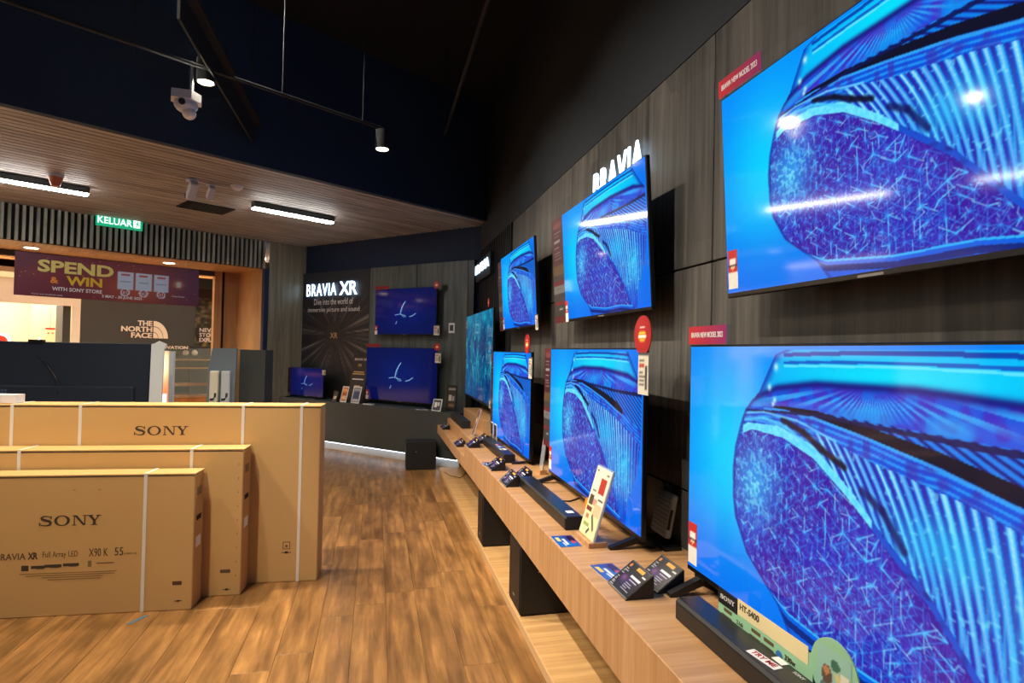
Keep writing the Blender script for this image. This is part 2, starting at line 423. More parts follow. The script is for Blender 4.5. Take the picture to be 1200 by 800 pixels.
# ================================================================== pictures on the displays
def art_bottle():
    nx, ny = 640, 360
    A = Art(nx, ny); U, V = A.U, A.V; asp = 16 / 9
    R = np.random.RandomState(11)
    sm = lambda x, a, b: np.clip((x - a) / (b - a), 0, 1) ** 2 * (3 - 2 * np.clip((x - a) / (b - a), 0, 1))
    n1 = noise2(nx, ny, 60, 34, 1); n2 = noise2(nx, ny, 14, 9, 2); n3 = noise2(nx, ny, 150, 84, 3)
    # backdrop
    g = np.exp(-((U - .19) / .19) ** 2 - ((V - .45) / .40) ** 2)
    A.I[:] = (0, 132, 250); A.mix(g * .95, (0, 212, 255)); A.mix(sm(V, .6, 1.0) * .5, (0, 96, 236)); A.mix(sm(U, .8, 1) * .4, (0, 95, 225))
    uL = np.interp(V, [.012, .03, .1, .17, .22, .245, .27, .31, .4, .48, .6, .68, .8, .86, .92, 1], [.37, .335, .31, .285, .255, .24, .232, .222, .203, .196, .197, .206, .25, .30, .353, .39])
    uR = np.interp(V, [.016, .03, .148, .19, .25, .46, .67, .86, 1.0], [.887, .893, .956, .984, .99, .99, .97, .90, .88])
    ins = ((U > uL) & (U < uR) & (V > .012)).astype(float)
    vp = np.interp(U, [.24, .28, .34, .45, .66, .887, .96, 1], [.22, .19, .15, .125, .121, .146, .18, .2])
    vs = np.interp(U, [.2, .24, .45, .56, .78, .98, 1], [.25, .235, .215, .222, .235, .235, .235])
    vb = np.interp(U, [.2, .30, .36, .445, .557, .698, .804, .85, 1], [.25, .225, .218, .222, .25, .293, .338, .365, .45])
    v0 = np.interp(U, [.2, .24, .3, .457, .575, .656, .73, .83, .98, 1], [.29, .268, .262, .285, .338, .362, .386, .43, .52, .53])
    vsph = np.interp(U, [.19, .2, .222, .262, .361, .446, .52, .568, .684, .8, .83], [.5, .45, .345, .318, .325, .371, .454, .516, .678, .90, 1.0])
    vrim = np.interp(U, [.2, .246, .347, .446, .54, .576, .684, .8, .83], [.34, .295, .286, .329, .446, .50, .65, .87, .98])
    # body colour
    A.mix(ins, (8, 106, 236)); A.mix(ins * n2 * .25, (40, 50, 200))
    # neck
    neck = ins * (V < vp)
    A.mix(neck, (0, 176, 250)); A.mix(neck * np.exp(-((U - .62) / .24) ** 2 - ((V - .09) / .06) ** 2), (0, 226, 255))
    A.mix(neck * np.exp(-((U - uL) / .018) ** 2) * .85, (12, 50, 180)); A.mix(neck * np.exp(-((U - uR) / .02) ** 2) * .85, (10, 45, 170))
    for vv, hw, c in ((.022, .007, (10, 40, 160)), (.05, .005, (20, 70, 190)), (.062, .004, (120, 235, 255))):
        A.mix(neck * (np.abs(V - vv - .012 * ((U - .62) / .3) ** 2) < hw) * (U > .36) * (U < .89) * .8, c)
    # lens shaped surface in the neck
    lens = ins * (V >= vp) * (V < vs + .01)
    A.mix(lens, (28, 84, 222)); A.mix(lens * sm(n1, .45, .75) * .8, (70, 40, 190)); A.mix(lens * sm(n2, .5, .8) * .5, (0, 190, 255))
    ang = np.arctan2((V - .1) * 1.0, (U - .58) * asp)
    A.mix(lens * (np.sin(ang * 52) > .25) * np.exp(-((V - .175) / .03) ** 2) * .7, (60, 200, 255))
    A.mix(ins * np.exp(-((V - vp) / .013) ** 2) * .9, (24, 22, 120))
    # shoulder with upper ribs
    up = ins * (V >= vs) * (V < np.maximum(vb, vs))
    A.mix(up, (16, 70, 205))
    r = U - 1.05 * (V - vs); A.mix(up * (np.sin(r * 2 * np.pi / .026) > .1) * .75, (10, 150, 245)); A.mix(up * (np.sin(r * 2 * np.pi / .026) < -.7) * .8, (14, 16, 80))
    right = ins * (V > vb) * (V < v0) * (U > .55)
    # zone below the dark band
    bz = ins * (V >= vb) * (V < v0)
    A.mix(bz, (14, 82, 222)); A.mix(bz * (np.sin((V - vb) * 320 + n2 * 4) > .3) * .6, (40, 190, 255)); A.mix(bz * sm(n1, .5, .8) * .6, (60, 40, 170))
    # main ribs
    rb = ins * (V >= v0) * ((V < vsph) | (U > .82))
    A.mix(rb, (14, 84, 226))
    K = np.interp(U, [.4, .45, .576, .65, .73, .85, 1], [.7, .6, .42, .3, .17, .05, -.08])
    r = U - K * (V - v0); x = r / .0225 + .3; ri = np.floor(x).astype(int); fx = x - ri
    rr_ = R.rand(200); amp = .45 + .55 * rr_[ri % 200]; cen = .42 + .16 * rr_[(ri * 7 + 3) % 200]; wid = .13 + .10 * rr_[(ri * 13 + 5) % 200]
    fade = np.exp(-((V - v0) / .36) ** 2); on = rb * sm(U, .42, .48)
    A.mix(on * sm(np.abs(fx - cen), .22, .42) * .8, (46, 24, 150)); A.mix(on * (np.abs(fx - cen - .27) < .07) * .7, (0, 150, 245))
    A.mix(on * sm(np.abs(fx - cen), wid + .06, wid - .06) * amp * (.4 + .6 * fade) * (.65 + .35 * sm(U, 1.0, .62)), (140, 236, 255))
    A.mix(on * (np.abs(fx - cen) < .05) * amp * fade * .7, (215, 250, 255))
    fine = noise2(nx, ny, 230, 14, 21); A.mix(on * sm(V - v0, .08, .3) * sm(fine, .5, .85) * .6, (70, 205, 255))
    lft = rb * sm(U, .48, .42); A.mix(lft * (np.sin((V - v0) * 420) > .2) * .6, (70, 200, 255)); A.mix(lft * sm(n1, .5, .8) * .5, (40, 30, 150))
    A.mix(rb * np.exp(-((U - .70) / .09) ** 2 - ((V - .52) / .09) ** 2) * .6, (40, 205, 255))
    A.mix(rb * np.exp(-((U - .87) / .07) ** 2 - ((V - .68) / .14) ** 2) * (.45 + .5 * n1), (60, 215, 255))
    A.mix(rb * sm(V, .78, .95) * .6, (12, 60, 210)); A.mix(rb * sm(n3, .72, .9) * .5, (130, 240, 255)); A.mix(rb * sm(U, .88, .99) * .5, (30, 40, 180))
    # sphere
    sp = ins * (V > vsph) * (U < .84)
    A.mix(sp, (60, 26, 158)); A.mix(sp * sm(n2, .35, .8) * .5, (44, 52, 200)); A.mix(sp * sm(n3, .6, .9) * .3, (70, 110, 230))
    patch = np.exp(-((U - .27) / .075) ** 2 - ((V - .52) / .14) ** 2)
    A.mix(sp * patch * .75, (40, 190, 250)); A.mix(sp * patch * sm(n3, .45, .7) * .7, (130, 240, 255))
    A.mix(sp * sm(V, .78, .95) * .45, (40, 34, 165))
    inside = lambda u, v: (0 <= u < 1 and 0 <= v < 1 and sp[min(ny - 1, int(v * ny)), min(nx - 1, int(u * nx))] > 0)
    du, dv = .035, .058
    for j in range(-1, 12):
        for i in range(-1, 20):
            u = .2 + (i + .5 * (j % 2)) * du + R.uniform(-.004, .004); v = .34 + j * dv + R.uniform(-.006, .006)
            size = .55 + .7 * min(1, max(0, (u - .25) / .3))
            for k in range(12):
                a = k * math.pi / 6 + R.uniform(-.05, .05); L = (R.uniform(.035, .06) if k % 2 else R.uniform(.012, .03)) * size
                e = (u + L * math.cos(a) / asp, v + L * math.sin(a))
                if not (inside(u, v) and inside(*e)): continue
                b = R.rand(); c = (150, 238, 255) if b > .84 else ((46, 165, 250) if b > .35 else (100, 90, 228))
                A.line((u, v), e, .0018, c, .3 + .5 * b, asp)
                if b > .9: A.line((u, v), (u + .5 * L * math.cos(a) / asp, v + .5 * L * math.sin(a)), .003, (60, 190, 255), .7, asp)
    for k in range(2600):
        u, v = R.uniform(.2, .82), R.uniform(.33, .95)
        if not inside(u, v): continue
        a = R.choice([1.05, -1.05, 0.1, 1.57]) + R.uniform(-.2, .2); L = R.uniform(.004, .014)
        A.line((u, v), (u + L * math.cos(a) / asp, v + L * math.sin(a)), .0019, (120, 225, 255) if R.rand() > .6 else (60, 120, 240), R.uniform(.25, .7), asp)
    # bright rim of the sphere and what lies under it
    rim = ins * (V > vrim) * (V < vsph) * (U > .23)
    A.mix(rim, (40, 180, 246)); A.mix(rim * (U < .58) * (.55 + .45 * n3), (120, 235, 255)); A.mix(rim * (U >= .58) * .85, (24, 62, 200))
    A.mix(rim * (U >= .6) * sm(n1, .5, .8) * .6, (30, 24, 120))
    vbot = np.interp(U, [.2, .31, .383, .562, .724, .83], [.82, .875, .925, .955, .95, .97])
    bot = ins * (V > vbot) * (U < .84)
    A.mix(bot, (10, 96, 226)); A.mix(bot * (np.abs((V - vbot) - .035) < .012) * .8, (14, 24, 100)); A.mix(bot * (np.abs(V - vbot) < .008) * .8, (60, 200, 255))
    # dark glass bands, rims and sparkles
    hw = np.interp(U, [.3, .4, .5, .8, .84], [.001, .008, .013, .023, .016])
    A.mix(ins * (np.abs(V - vb) < hw) * (U > .33) * (U < .845), (13, 15, 40))
    A.mix(ins * (np.abs(V - vb - hw - .006) < .005) * (U > .3) * (U < .9) * .8, (50, 170, 250))
    A.mix(ins * (np.abs(V - vs - .012) < np.interp(U, [.2, .5, 1], [.004, .006, .011])) * .9, (14, 20, 80))
    A.poly([(.36, .262), (.42, .292), (.468, .336), (.52, .374)], .011, (13, 16, 44), .95, asp)
    A.poly([(.56, .43), (.6, .47), (.64, .56)], .012, (16, 20, 90), .8, asp)
    A.poly([(.235, .285), (.30, .268), (.37, .285), (.45, .35)], .006, (80, 210, 255), .8, asp)
    A.poly([(.23, .262), (.30, .245), (.40, .255), (.5, .3)], .004, (130, 225, 255), .7, asp)
    A.mix(((U > uL - .004) & (U < uL + .006) & (V > .2)).astype(float) * .55, (20, 40, 150))
    for (u, v, s) in ((.338, .075, .013), (.318, .15, .011), (.335, .195, .009), (.33, .21, .008)):
        A.ell(u, v, s / asp, s * 1.2, (190, 245, 255), .95, True)
    Ip = np.pad(A.I, ((1, 1), (1, 1), (0, 0)), 'edge'); A.I = .5 * A.I + .125 * (Ip[:-2, 1:-1] + Ip[2:, 1:-1] + Ip[1:-1, :-2] + Ip[1:-1, 2:])
    return A
def art_teal():
    nx, ny = 160, 90
    A = Art(nx, ny, (8, 66, 112)); a = noise2(nx, ny, 26, 5, 5); b = noise2(nx, ny, 34, 14, 6); c = noise2(nx, ny, 60, 34, 7); e = noise2(nx, ny, 7, 5, 12)
    A.mix(np.clip(a * 1.6 - .6, 0, 1) * .8, (16, 128, 160)); A.mix(np.clip(b * 2.6 - 1.5, 0, 1) * .9, (34, 186, 198)); A.mix(np.clip(1.2 - e * 2.2, 0, 1) * .75, (6, 34, 92))
    A.mix(np.clip(c * 3.2 - 2.3, 0, 1) * .8, (130, 228, 226)); A.mix(np.exp(-((A.V - 1) / .3) ** 2) * .5, (4, 50, 120)); A.ell(.5, .55, .07, .16, (60, 190, 205), .5, True); A.mix(np.exp(-((A.V) / .2) ** 2) * .5, (30, 150, 180))
    return A
def art_night(warm=0.0):
    nx, ny = 176, 100
    A = Art(nx, ny, (3, 8, 66)); asp = 16 / 9; n = noise2(nx, ny, 6, 4, 8)
    A.mix(np.exp(-((A.U - .5) / .45) ** 2 - ((A.V - .5) / .5) ** 2) * .7, (3, 26, 112)); A.mix(n * .25, (4, 8, 60))
    if warm:
        A.ell(.72, .22, .4, .10, (120, 50, 90), .6, True); A.ell(.3, .1, .12, .18, (70, 50, 110), .6, True); A.ell(.85, .5, .3, .3, (50, 26, 100), .5, True)
    W = (165, 215, 250); k = .5
    def f(u, v): return (.5 + (u - .5) * k, .52 + (v - .5) * k)
    A.poly([f(.52, .02), f(.46, .14), f(.40, .30), f(.37, .45), f(.36, .56)], .007, W, .95, asp)
    A.poly([f(.46, .16), f(.42, .32), f(.40, .48)], .004, (120, 180, 240), .8, asp)
    A.poly([f(.18, .62), f(.28, .585), f(.36, .58), f(.42, .62), f(.50, .64), f(.54, .70)], .0055, W, .85, asp)
    A.poly([f(.40, .56), f(.44, .68), f(.50, .72)], .004, (150, 205, 250), .8, asp)
    A.poly([f(.66, .70), f(.76, .66), f(.86, .56)], .006, W, .9, asp)
    A.poly([f(.22, 1.0), f(.245, .9)], .0055, W, .85, asp); A.poly([f(.205, 1.02), f(.23, .93)], .004, (120, 160, 230), .8, asp)
    return A
W65, H65 = 1.45, 0.83
SCR_W, SCR_H = W65 - .014, H65 - .026
SCREEN_BOTTLE = art_bottle().mesh('screen', SCR_W, SCR_H, 'screen')
SCREEN_TEAL = art_teal().mesh('screen', SCR_W, SCR_H, 'screen')
SCREEN_NIGHT = art_night().mesh('screen', SCR_W, SCR_H, 'screen')
SCREEN_NIGHT_WARM = art_night(1.0).mesh('screen', SCR_W, SCR_H, 'screen')

# ================================================================== the setting
def structure(name, mb, m, fr='W', parent=None):
    o = mb.build(name, m, parent, **({'kind': 'structure', 'rz': FR[fr]} if parent is None else {}))
    return o
# floor: sub-floor slab and its planks, laid along the television wall
floor = structure('floor', MB().box((-9, -4, -.06), (1.5, 9.6, -.006)), 'floor_base')
PW, PL = .18, 1.22
plank = MB().bbox((-PW / 2 + .0006, -PL / 2 + .0006, -.006), (PW / 2 - .0006, PL / 2 - .0006, 0), .0012, 1).mesh('plank', 'floor_plank')
npl = 0
for i in range(-22, 5):
    t = i * PW + .0
    off = random.random() * PL
    for k in range(0, 8):
        s = .9 + off + k * PL
        if s > 9.2 or t + s * .34 < -2.4 or (t < -2.6 and s > 6.5): continue
        o = link('plank', plank, floor, loc=(t, s, 0)); npl += 1
mall_floor = structure('floor_mall', MB().box((-24, -8, -.06), (-9.0, 12, -.008)), 'mall_floor', 'F')
# television wall
SEAM = [-3.38, -1.53, .32, 2.17, 4.02, 5.87]; ROWS = [0.0, .93, 1.92, 2.88]
wall_r = structure('wall_right', MB().box((1.37, -4, 0), (1.5, 8.6, 4.72)), 'gap')
for i in range(len(SEAM) - 1):
    for j in range(3):
        w_, h_ = SEAM[i + 1] - SEAM[i], ROWS[j + 1] - ROWS[j]
        MB().bbox((0, .004, .004), (.022, w_ - .004, h_ - .004), .002, 1).build('panel', 'laminate', wall_r, loc=(1.348, SEAM[i], ROWS[j]))
MB().box((1.352, -4, 2.884), (1.372, 8.6, 4.72)).build('upper_facing', 'dark_paint', wall_r)
slat = MB().box((0, 0, .0), (.03, .045, 2.88)).mesh('slat', mat('slat_black', (30, 31, 36), .5))
for k in range(22): link('slat', slat, wall_r, loc=(1.342, 5.95 + k * .1, 0))
# back wall
wall_b = structure('wall_back', MB().box((6.44, 4.2, 0), (6.6, 8.6, 4.72)), 'blue_lit_paint', 'B')
MB().bbox((6.40, 4.80, .70), (6.44, 5.72, 2.77), .003, 1).build('panel', 'laminate_grey', wall_b)
MB().bbox((6.40, 5.728, .70), (6.44, 6.68, 2.77), .003, 1).build('panel', 'laminate_grey', wall_b)
MB().box((6.38, 4.68, 0), (6.44, 4.78, 2.76)).build('corner_trim', 'black', wall_b)
# low wooden ceiling of boards that run with the shop front
ceil_low = structure('ceiling_low', MB().box((-9.5, -6, 3.245), (-5.56, 5.0, 3.30)), 'gap', 'F')
def ceil_end(t):
    return min((6.44 + .1977 * t) / .98, (1.352 - .546 * t) / .8377)
nb = 0
t = -9.45
while t < -5.6:
    e = ceil_end(t + .04) - .02
    MB().bbox((0, -5.0, 0), (.076, e, .024), .002, 1).build('board', 'ceiling_board', ceil_low, loc=(t, 0, 3.221)); t += .095; nb += 1
# bulkhead above its edge, dark high ceiling
structure('wall_upper', MB().box((-5.56, -6, 3.215), (-5.48, ceil_end(-5.5) + .1, 4.72)), 'blue_lit_paint', 'F')
structure('ceiling_high', MB().box((-6.6, -4, 4.70), (1.5, 9, 4.8)), 'ceiling_black')
# shop front: fascia with vertical slats, pillar, portal
fascia = structure('trim_1', MB().box((-9.46, -6, 2.78), (-9.40, 4.0, 3.22)), 'gap', 'F')
fs = MB().bbox((0, 0, 0), (.05, .034, .44), .003, 1).mesh('slat', 'slat_wood')
s = 3.955
while s > -.6:
    link('slat', fs, fascia, loc=(-9.40, s, 2.78)); s -= .0692
pillar = structure('wall_pillar', MB().box((-9.5, 4.06, 0), (-9.35, 4.70, 3.22)), 'pillar_wood', 'F')
MB().box((-9.44, 3.985, 0), (-9.352, 4.056, 2.78)).build('edge_trim', 'blue_lit_paint', pillar)
portal = structure('door_1', MB().box((-10.5, -6, 2.78), (-9.46, 4.06, 2.9)), 'portal_wood', 'F')
MB().box((-10.46, 3.99, 0), (-9.46, 4.4, 2.78)).build('jamb', 'portal_wood', portal)
MB().box((-10.56, 3.62, 0), (-10.46, 4.4, 2.78)).build('jamb', 'portal_wood', portal)
MB().box((-10.47, 3.74, 0), (-10.44, 3.77, 2.78)).build('door_seal', 'gap', portal)
MB().box((-10.55, -6, 2.70), (-10.47, 3.62, 2.78)).build('head_trim', 'store_dark', portal)

# ================================================================== televisions
def energy_label(parent, x, y, z, k=1.0):
    A = Art(9, 21, (236, 232, 226)); A.rect(0, 0, 1, .56, (196, 40, 30)); A.ell(.5, .34, .36, .14, (240, 238, 232)); A.rect(0, .36, 1, .40, (30, 24, 24)); A.rect(.38, .44, .62, .54, (240, 190, 40)); A.rect(0, .76, 1, .79, (196, 40, 30))
    put('energy_label', A.mesh('energy_label', .06 * k, .15 * k, 'print'), parent, MXW(x, y, z), label='small red and white energy rating sticker')
def spec_strip(parent, y, z0, z1, wd=.11, seed=1, x=.0, dull=1.0):
    """tall hanging panel of feature tiles along the left edge"""
    A = Art(31, 120, (108, 20, 30)); R = np.random.RandomState(seed)
    A.rect(.05, .0, .95, .05, (150, 50, 50)); A.ell(.5, .07, .4, .03, (190, 90, 90))
    for v, c in ((.13, (210, 200, 200)), (.16, (190, 170, 170)), (.21, (235, 235, 235)), (.225, (235, 235, 235)), (.27, (235, 220, 220)), (.32, (220, 200, 200)), (.345, (190, 160, 160)), (.38, (200, 180, 180))):
        A.rect(.18, v, .82 - .2 * R.rand(), v + .009, c)
    tiles = [(.45, .54, (150, 110, 60)), (.54, .60, (90, 80, 78)), (.64, .72, (178, 178, 176)), (.72, .79, (84, 82, 84)), (.83, .94, (86, 80, 78))]
    for a, b, c in tiles: A.rect(0, a, 1, b, c)
    A.rect(0, .60, 1, .64, (170, 40, 50)); A.rect(0, .79, 1, .83, (176, 40, 52)); A.rect(0, .94, 1, 1, (150, 32, 40)); A.rect(.3, .67, .6, .68, (110, 120, 110)); A.ell(.6, .87, .15, .012, (230, 230, 230))
    A.I *= dull * .62
    o = B3((x + .001, y - wd / 2, z0), (x + .006, y + wd / 2, z1)).build('feature_panel', 'price_red', parent, label='tall red panel of feature tiles')
    put('tiles', A.mesh('tiles', wd, z1 - z0, 'print'), o, MXW(x, y, z0))
def topper(parent, y_left, z, L=.26, h=.065, words=True):
    A = Art(24, 4); A.I[:] = np.array((190, 26, 36)) * (1 - A.U[..., None]) + np.array((140, 20, 96)) * A.U[..., None]
    o = B3((-.006, y_left - L, z + .002), (.002, y_left, z + .002 + h)).build('topper', 'white', parent, label='red model-year sign clipped on the top edge')
    put('sign_face', A.mesh('sign_face', L, h, 'print'), o, MXW(-.0068, y_left - L / 2, z + .002))
    if words: text(o, 'BRAVIA NEW MODEL 2023', .0265, MXW(-.0078, y_left - L / 2, z + .002 + h / 2), 'text_white', bold=.01, sx=L / .37)
def round_tag(parent, y, z, r, x=-.012):
    m = MB(); m.cyl((x, y, z), (x + .004, y, z), r, n=28)
    o = m.build('round_tag', 'red', parent, label='round red and yellow promotion tag')
    A = Art(20, 20, (176, 30, 32)); A.ell(.5, .55, .36, .22, (226, 120, 30)); A.rect(.3, .2, .7, .26, (240, 200, 200)); A.rect(.22, .38, .78, .46, (250, 220, 60)); A.rect(.18, .52, .8, .60, (250, 240, 220)); A.rect(.34, .66, .66, .70, (250, 210, 60))
    put('tag_print', A.mesh('tag_print', r * 1.36, r * 1.36, 'print'), o, MXW(x - .001, y, z - r * .68))
def price_card(parent, y, z, wd=.08, h=.13, x=-.012, seed=2):
    A = Art(15, 22, (214, 208, 190)); R = np.random.RandomState(seed)
    A.rect(.0, .0, 1, .08, (70, 70, 76)); A.rect(.12, .26, .6, .36, (190, 70, 60))
    for v in (.16, .46, .56, .66, .76, .86): A.rect(.12, v, .45 + .4 * R.rand(), v + .04, (90, 86, 84))
    A.rect(.66, .3, .9, .9, (60, 60, 70))
    o = B3((x, y - wd / 2, z), (x + .003, y + wd / 2, z + h)).build('price_card', 'paper', parent, label='small printed price card')
    put('card_print', A.mesh('card_print', wd, h, 'print'), o, MXW(x - .001, y, z))

def television(label, fr, t, s, z, wd, screen, tilt=0.0, turn=0.0, feet=None, mount=None, group='televisions along the display wall', name='television'):
    """s = middle; z = lower edge; front at local x=0 facing -x; feet = counter height below lower edge"""
    k = wd / W65; h = H65 * k
    tv = thing(name, label, 'television', fr, t, s, z, group, rz=turn)
    tv.rotation_euler = (0, 0, FR[fr] + turn)
    if tilt:
        tv.rotation_mode = 'XYZ'; tv.matrix_world = Matrix.Translation(P(fr, t, s, z)) @ Matrix.Rotation(FR[fr] + turn, 4, 'Z') @ Matrix.Rotation(-tilt, 4, 'Y')
    MB().bbox((0, -wd / 2, 0), (.022, wd / 2, h), .003, 1).build('frame', 'bezel', tv)
    m = MB(); m.bbox((.02, -wd * .46, h * .04), (.05, wd * .46, h * .72), .006, 1)
    m.build('back_cover', 'black', tv)
    sc = link('screen', screen, tv); sc.matrix_local = MXW(-.0008, 0, .019 * k) @ Matrix.Diagonal((k, k, 1, 1))
    b = MB().box((-.0006, -.04, .004), (.0004, .04, .011)).build('brand_strip', 'silver', tv)
    if feet is not None:
        for e in (-1, 1):
            y = e * wd * .445; f = MB()
            f.prism([(-.115, -feet), (-.115, -feet + .012), (.0, -.004), (.022, -.004), (.1, -feet + .012), (.1, -feet), (.075, -feet), (.011, -min(.03, feet * .6)), (-.085, -feet)], 1, y - .014, y + .014)
            f.box((.002, y - .03, -.01), (.03, y + .03, .02))
            f.build('foot', 'black', tv)
    if mount:
        m = MB(); m.box((.05, -.2, h * .25), (.05 + mount * .4, .2, h * .6)); m.box((.05 + mount * .35, -.05, h * .35), (.05 + mount, .05, h * .5))
        m.build('wall_mount', 'black', tv)
    return tv
HC = .675
G65 = 'large televisions standing on the oak counter'; G55 = 'televisions hung high on the panelled wall'
tvN = television('nearest large television on the oak counter, showing a blue glass bottle', 'W', 1.135, 1.255, .738, W65, SCREEN_BOTTLE, turn=-.014, feet=.063, group=G65)
topper(tvN, W65 / 2, H65, .245); energy_label(tvN, -.002, W65 / 2 - .04, .03, 1.0)
tvM = television('large television on the oak counter behind the acrylic leaflet stand', 'W', 1.135, 3.045, .727, W65, SCREEN_BOTTLE, turn=-.014, feet=.052, group=G65)
spec_strip(tvM, W65 / 2 + .085, .16, H65 - .0, .16, 3, .004, .95); round_tag(tvM, -W65 / 2 + .0, H65 + .055, .085); price_card(tvM, -W65 / 2 - .015, H65 - .2, .1, .18)
energy_label(tvM, -.002, W65 / 2 - .035, .03)
tvF = television('large bottle-picture television standing farthest along the oak counter', 'W', 1.14, 4.985, .70, W65, SCREEN_BOTTLE, feet=.025, group=G65)
spec_strip(tvF, W65 / 2 + .065, .1, H65 - .01, .12, 5, .004, .8); round_tag(tvF, -W65 / 2 + .09, H65 + .06, .075); price_card(tvF, -W65 / 2 - .02, H65 - .2, .09, .16)
W55 = 1.235
tvNU = television('nearest television hung high on the panelled wall under a red sign', 'W', 1.215, 1.235, 1.735, W55, SCREEN_BOTTLE, tilt=.055, mount=.09, group=G55)
topper(tvNU, W55 / 2, W55 / W65 * H65, .235, .06); energy_label(tvNU, -.002, W55 / 2 - .04, .03, .9)
tvMU = television('television hung high below the glowing letters, middle of the upper row', 'W', 1.215, 3.055, 1.732, W55, SCREEN_BOTTLE, tilt=.063, mount=.09, group=G55)
spec_strip(tvMU, W55 / 2 + .125, .0, W55 / W65 * H65 - .0, .24, 7, .004, .9); energy_label(tvMU, -.002, W55 / 2 - .03, .0, .9)
tvFU = television('television hung high beside the black slats, farthest of the upper row', 'W', 1.215, 5.00, 1.732, W55, SCREEN_BOTTLE, tilt=.06, mount=.09, group=G55)
spec_strip(tvFU, W55 / 2 + .095, .0, W55 / W65 * H65 - .02, .18, 9, .004, .8); price_card(tvFU, -W55 / 2 - .03, -.03, .07, .12); energy_label(tvFU, -.002, W55 / 2 - .03, .01, .8)
tvT = television('big television with a teal underwater picture before the black slat wall', 'W', 1.19, 6.95, .93, 1.86, SCREEN_TEAL, mount=.1, group='televisions at the far end of the shop')
round_tag(tvT, -.70, 1.13, .05); price_card(tvT, .87, .90, .08, .12); price_card(tvT, -.9, .0, .1, .08, seed=4)
GB = 'televisions on the back wall'
tvB1 = television('television with a night-blue picture hung on the grey back wall', 'B', 6.30, 5.855, 1.735, 1.19, SCREEN_NIGHT, mount=.05, group=GB)
tvB2 = television('television with a night-blue picture standing on the dark back counter', 'B', 6.24, 5.86, .77, 1.37, SCREEN_NIGHT, feet=.05, group=GB)
tvB3 = television('small television showing a purple night picture beside the wooden pillar', 'B', 6.16, 7.80, .745, .80, SCREEN_NIGHT_WARM, feet=.025, group=GB)
for tv_, wd in ((tvB1, 1.19), (tvB2, 1.37)):
    h = wd / W65 * H65
    B3((-.008, wd / 2 - .28, h + .002), (-.002, wd / 2, h + .05)).build('topper', 'price_red', tv_, label='red model-year sign clipped on the top edge')
    round_tag(tv_, -wd / 2, h + .02, .055); price_card(tv_, -wd / 2 - .02, h - .2 if wd > 1.2 else .0, .1, .14); energy_label(tv_, -.002, wd / 2 - .03, .01, .9)
price_card(tvB3, -.42, .36, .07, .08); spec_strip(tvB3, .44, .05, .45, .07, 11, .004, .6)
# white framed code-like picture card fixed beside the upper back television
o = thing('wall_card', 'small white square card fixed to the grey back wall', 'card', 'B', 6.392, 5.06, 1.77)
B3((0, -.05, 0), (.008, .05, .14)).build('card_backing', 'white', o); B3((-.002, -.03, .03), (.0, .03, .11)).build('dark_square', 'charcoal', o)

# ================================================================== counters
cnt = thing('oak_counter', 'long oak counter cantilevered from the panelled wall', 'counter', 'W', 0, 0)
m = MB(); m.bbox((.80, -1.2, .46), (1.347, 5.30, HC), .0025, 1); m.build('counter_body', 'oak_counter', cnt)
MB().bbox((.795, 5.301, .46), (.899, 7.6, .565), .0025, 1).build('lower_shelf', 'oak_counter', cnt); MB().bbox((.90, 5.301, .46), (1.347, 7.4, HC - .001), .0025, 1).build('rear_block', 'oak_counter', cnt)
m = MB(); m.box((1.16, -1.2, .05), (1.345, 7.4, .459)); m.build('back_support', 'charcoal', cnt)
pl = thing('oak_plinth', 'low oak plinth lying on the floor beneath the long counter', 'plinth', 'W', 0, 0)
MB().bbox((.812, -1.2, 0), (1.158, 7.4, .05), .002, 1).build('plinth_top', 'oak_plinth', pl)
B3((.806, -1.2, 0), (.8118, 7.4, .046)).build('edge_strip', 'oak_plain', pl)
riser = thing('oak_riser', 'oak riser box on the far end of the counter under the teal television', 'box', 'W', 1.10, 6.0, HC)
MB().bbox((0, 0, 0), (.24, 1.38, .13), .002, 1).build('riser_body', 'oak_counter', riser)
B3((-.003, -.012, 0), (.243, -.001, .132)).build('end_board', 'oak_plain', riser)
bc = thing('back_counter', 'dark charcoal display counter with a lit kick along the back wall', 'counter', 'B', 0, 0)
MB().bbox((5.98, 4.62, .12), (6.40, 8.24, .72), .003, 1).build('counter_body', 'charcoal', bc)
B3((6.05, 4.62, 0), (6.40, 8.24, .12)).build('kick_board', mat('kick_white', (196, 198, 198), .4), bc)
B3((6.00, 4.62, .109), (6.016, 8.24, .119)).build('light_strip', 'kick_led', bc, label='white light strip under the counter')
# XR poster panel with lit letters
xr = thing('wall_poster', 'tall dark poster with light rays under lit white letters on the back wall', 'poster', 'B', 6.395, 7.475, .725)
A = Art(60, 96, (34, 34, 38)); cu, cv = .52, .50
ang = np.arctan2((A.V - cv) * 1.3, (A.U - cu)); rr = np.hypot((A.V - cv) * 1.3, A.U - cu)
ray_n = np.interp((ang + math.pi) / (2 * math.pi) * 180, np.arange(181), np.random.RandomState(5).rand(181) ** 5)
A.mix(1.4 * ray_n * np.clip(rr * 2.2, 0, .8) * np.exp(-((A.V - .5) / .34) ** 2), (150, 146, 138)); A.mix(np.clip((.22 - A.V) / .2, 0, 1), (44, 50, 56))
A.mix(np.clip((A.V - .72) / .2, 0, .8), (24, 24, 27))
B3((0, -.80, 0), (.03, .80, 2.04)).build('board', 'black', xr)
put('print', A.mesh('print', 1.6, 2.04, 'print'), xr, MXW(-.001, 0, 0))
xl = solid(xr, 'BRAVIA', MXW(-.03, .28, 1.75), .72, .2, .008, 'sign_glow', name='lit_letters', bold=.0, spacing=1.12); xl['label'] = 'white lit letters'
xl = solid(xr, 'XR', MXW(-.03, -.355, 1.755), .40, .215, .008, 'sign_glow', name='lit_letters', bold=.012, spacing=1.0); xl['label'] = 'white lit letters'
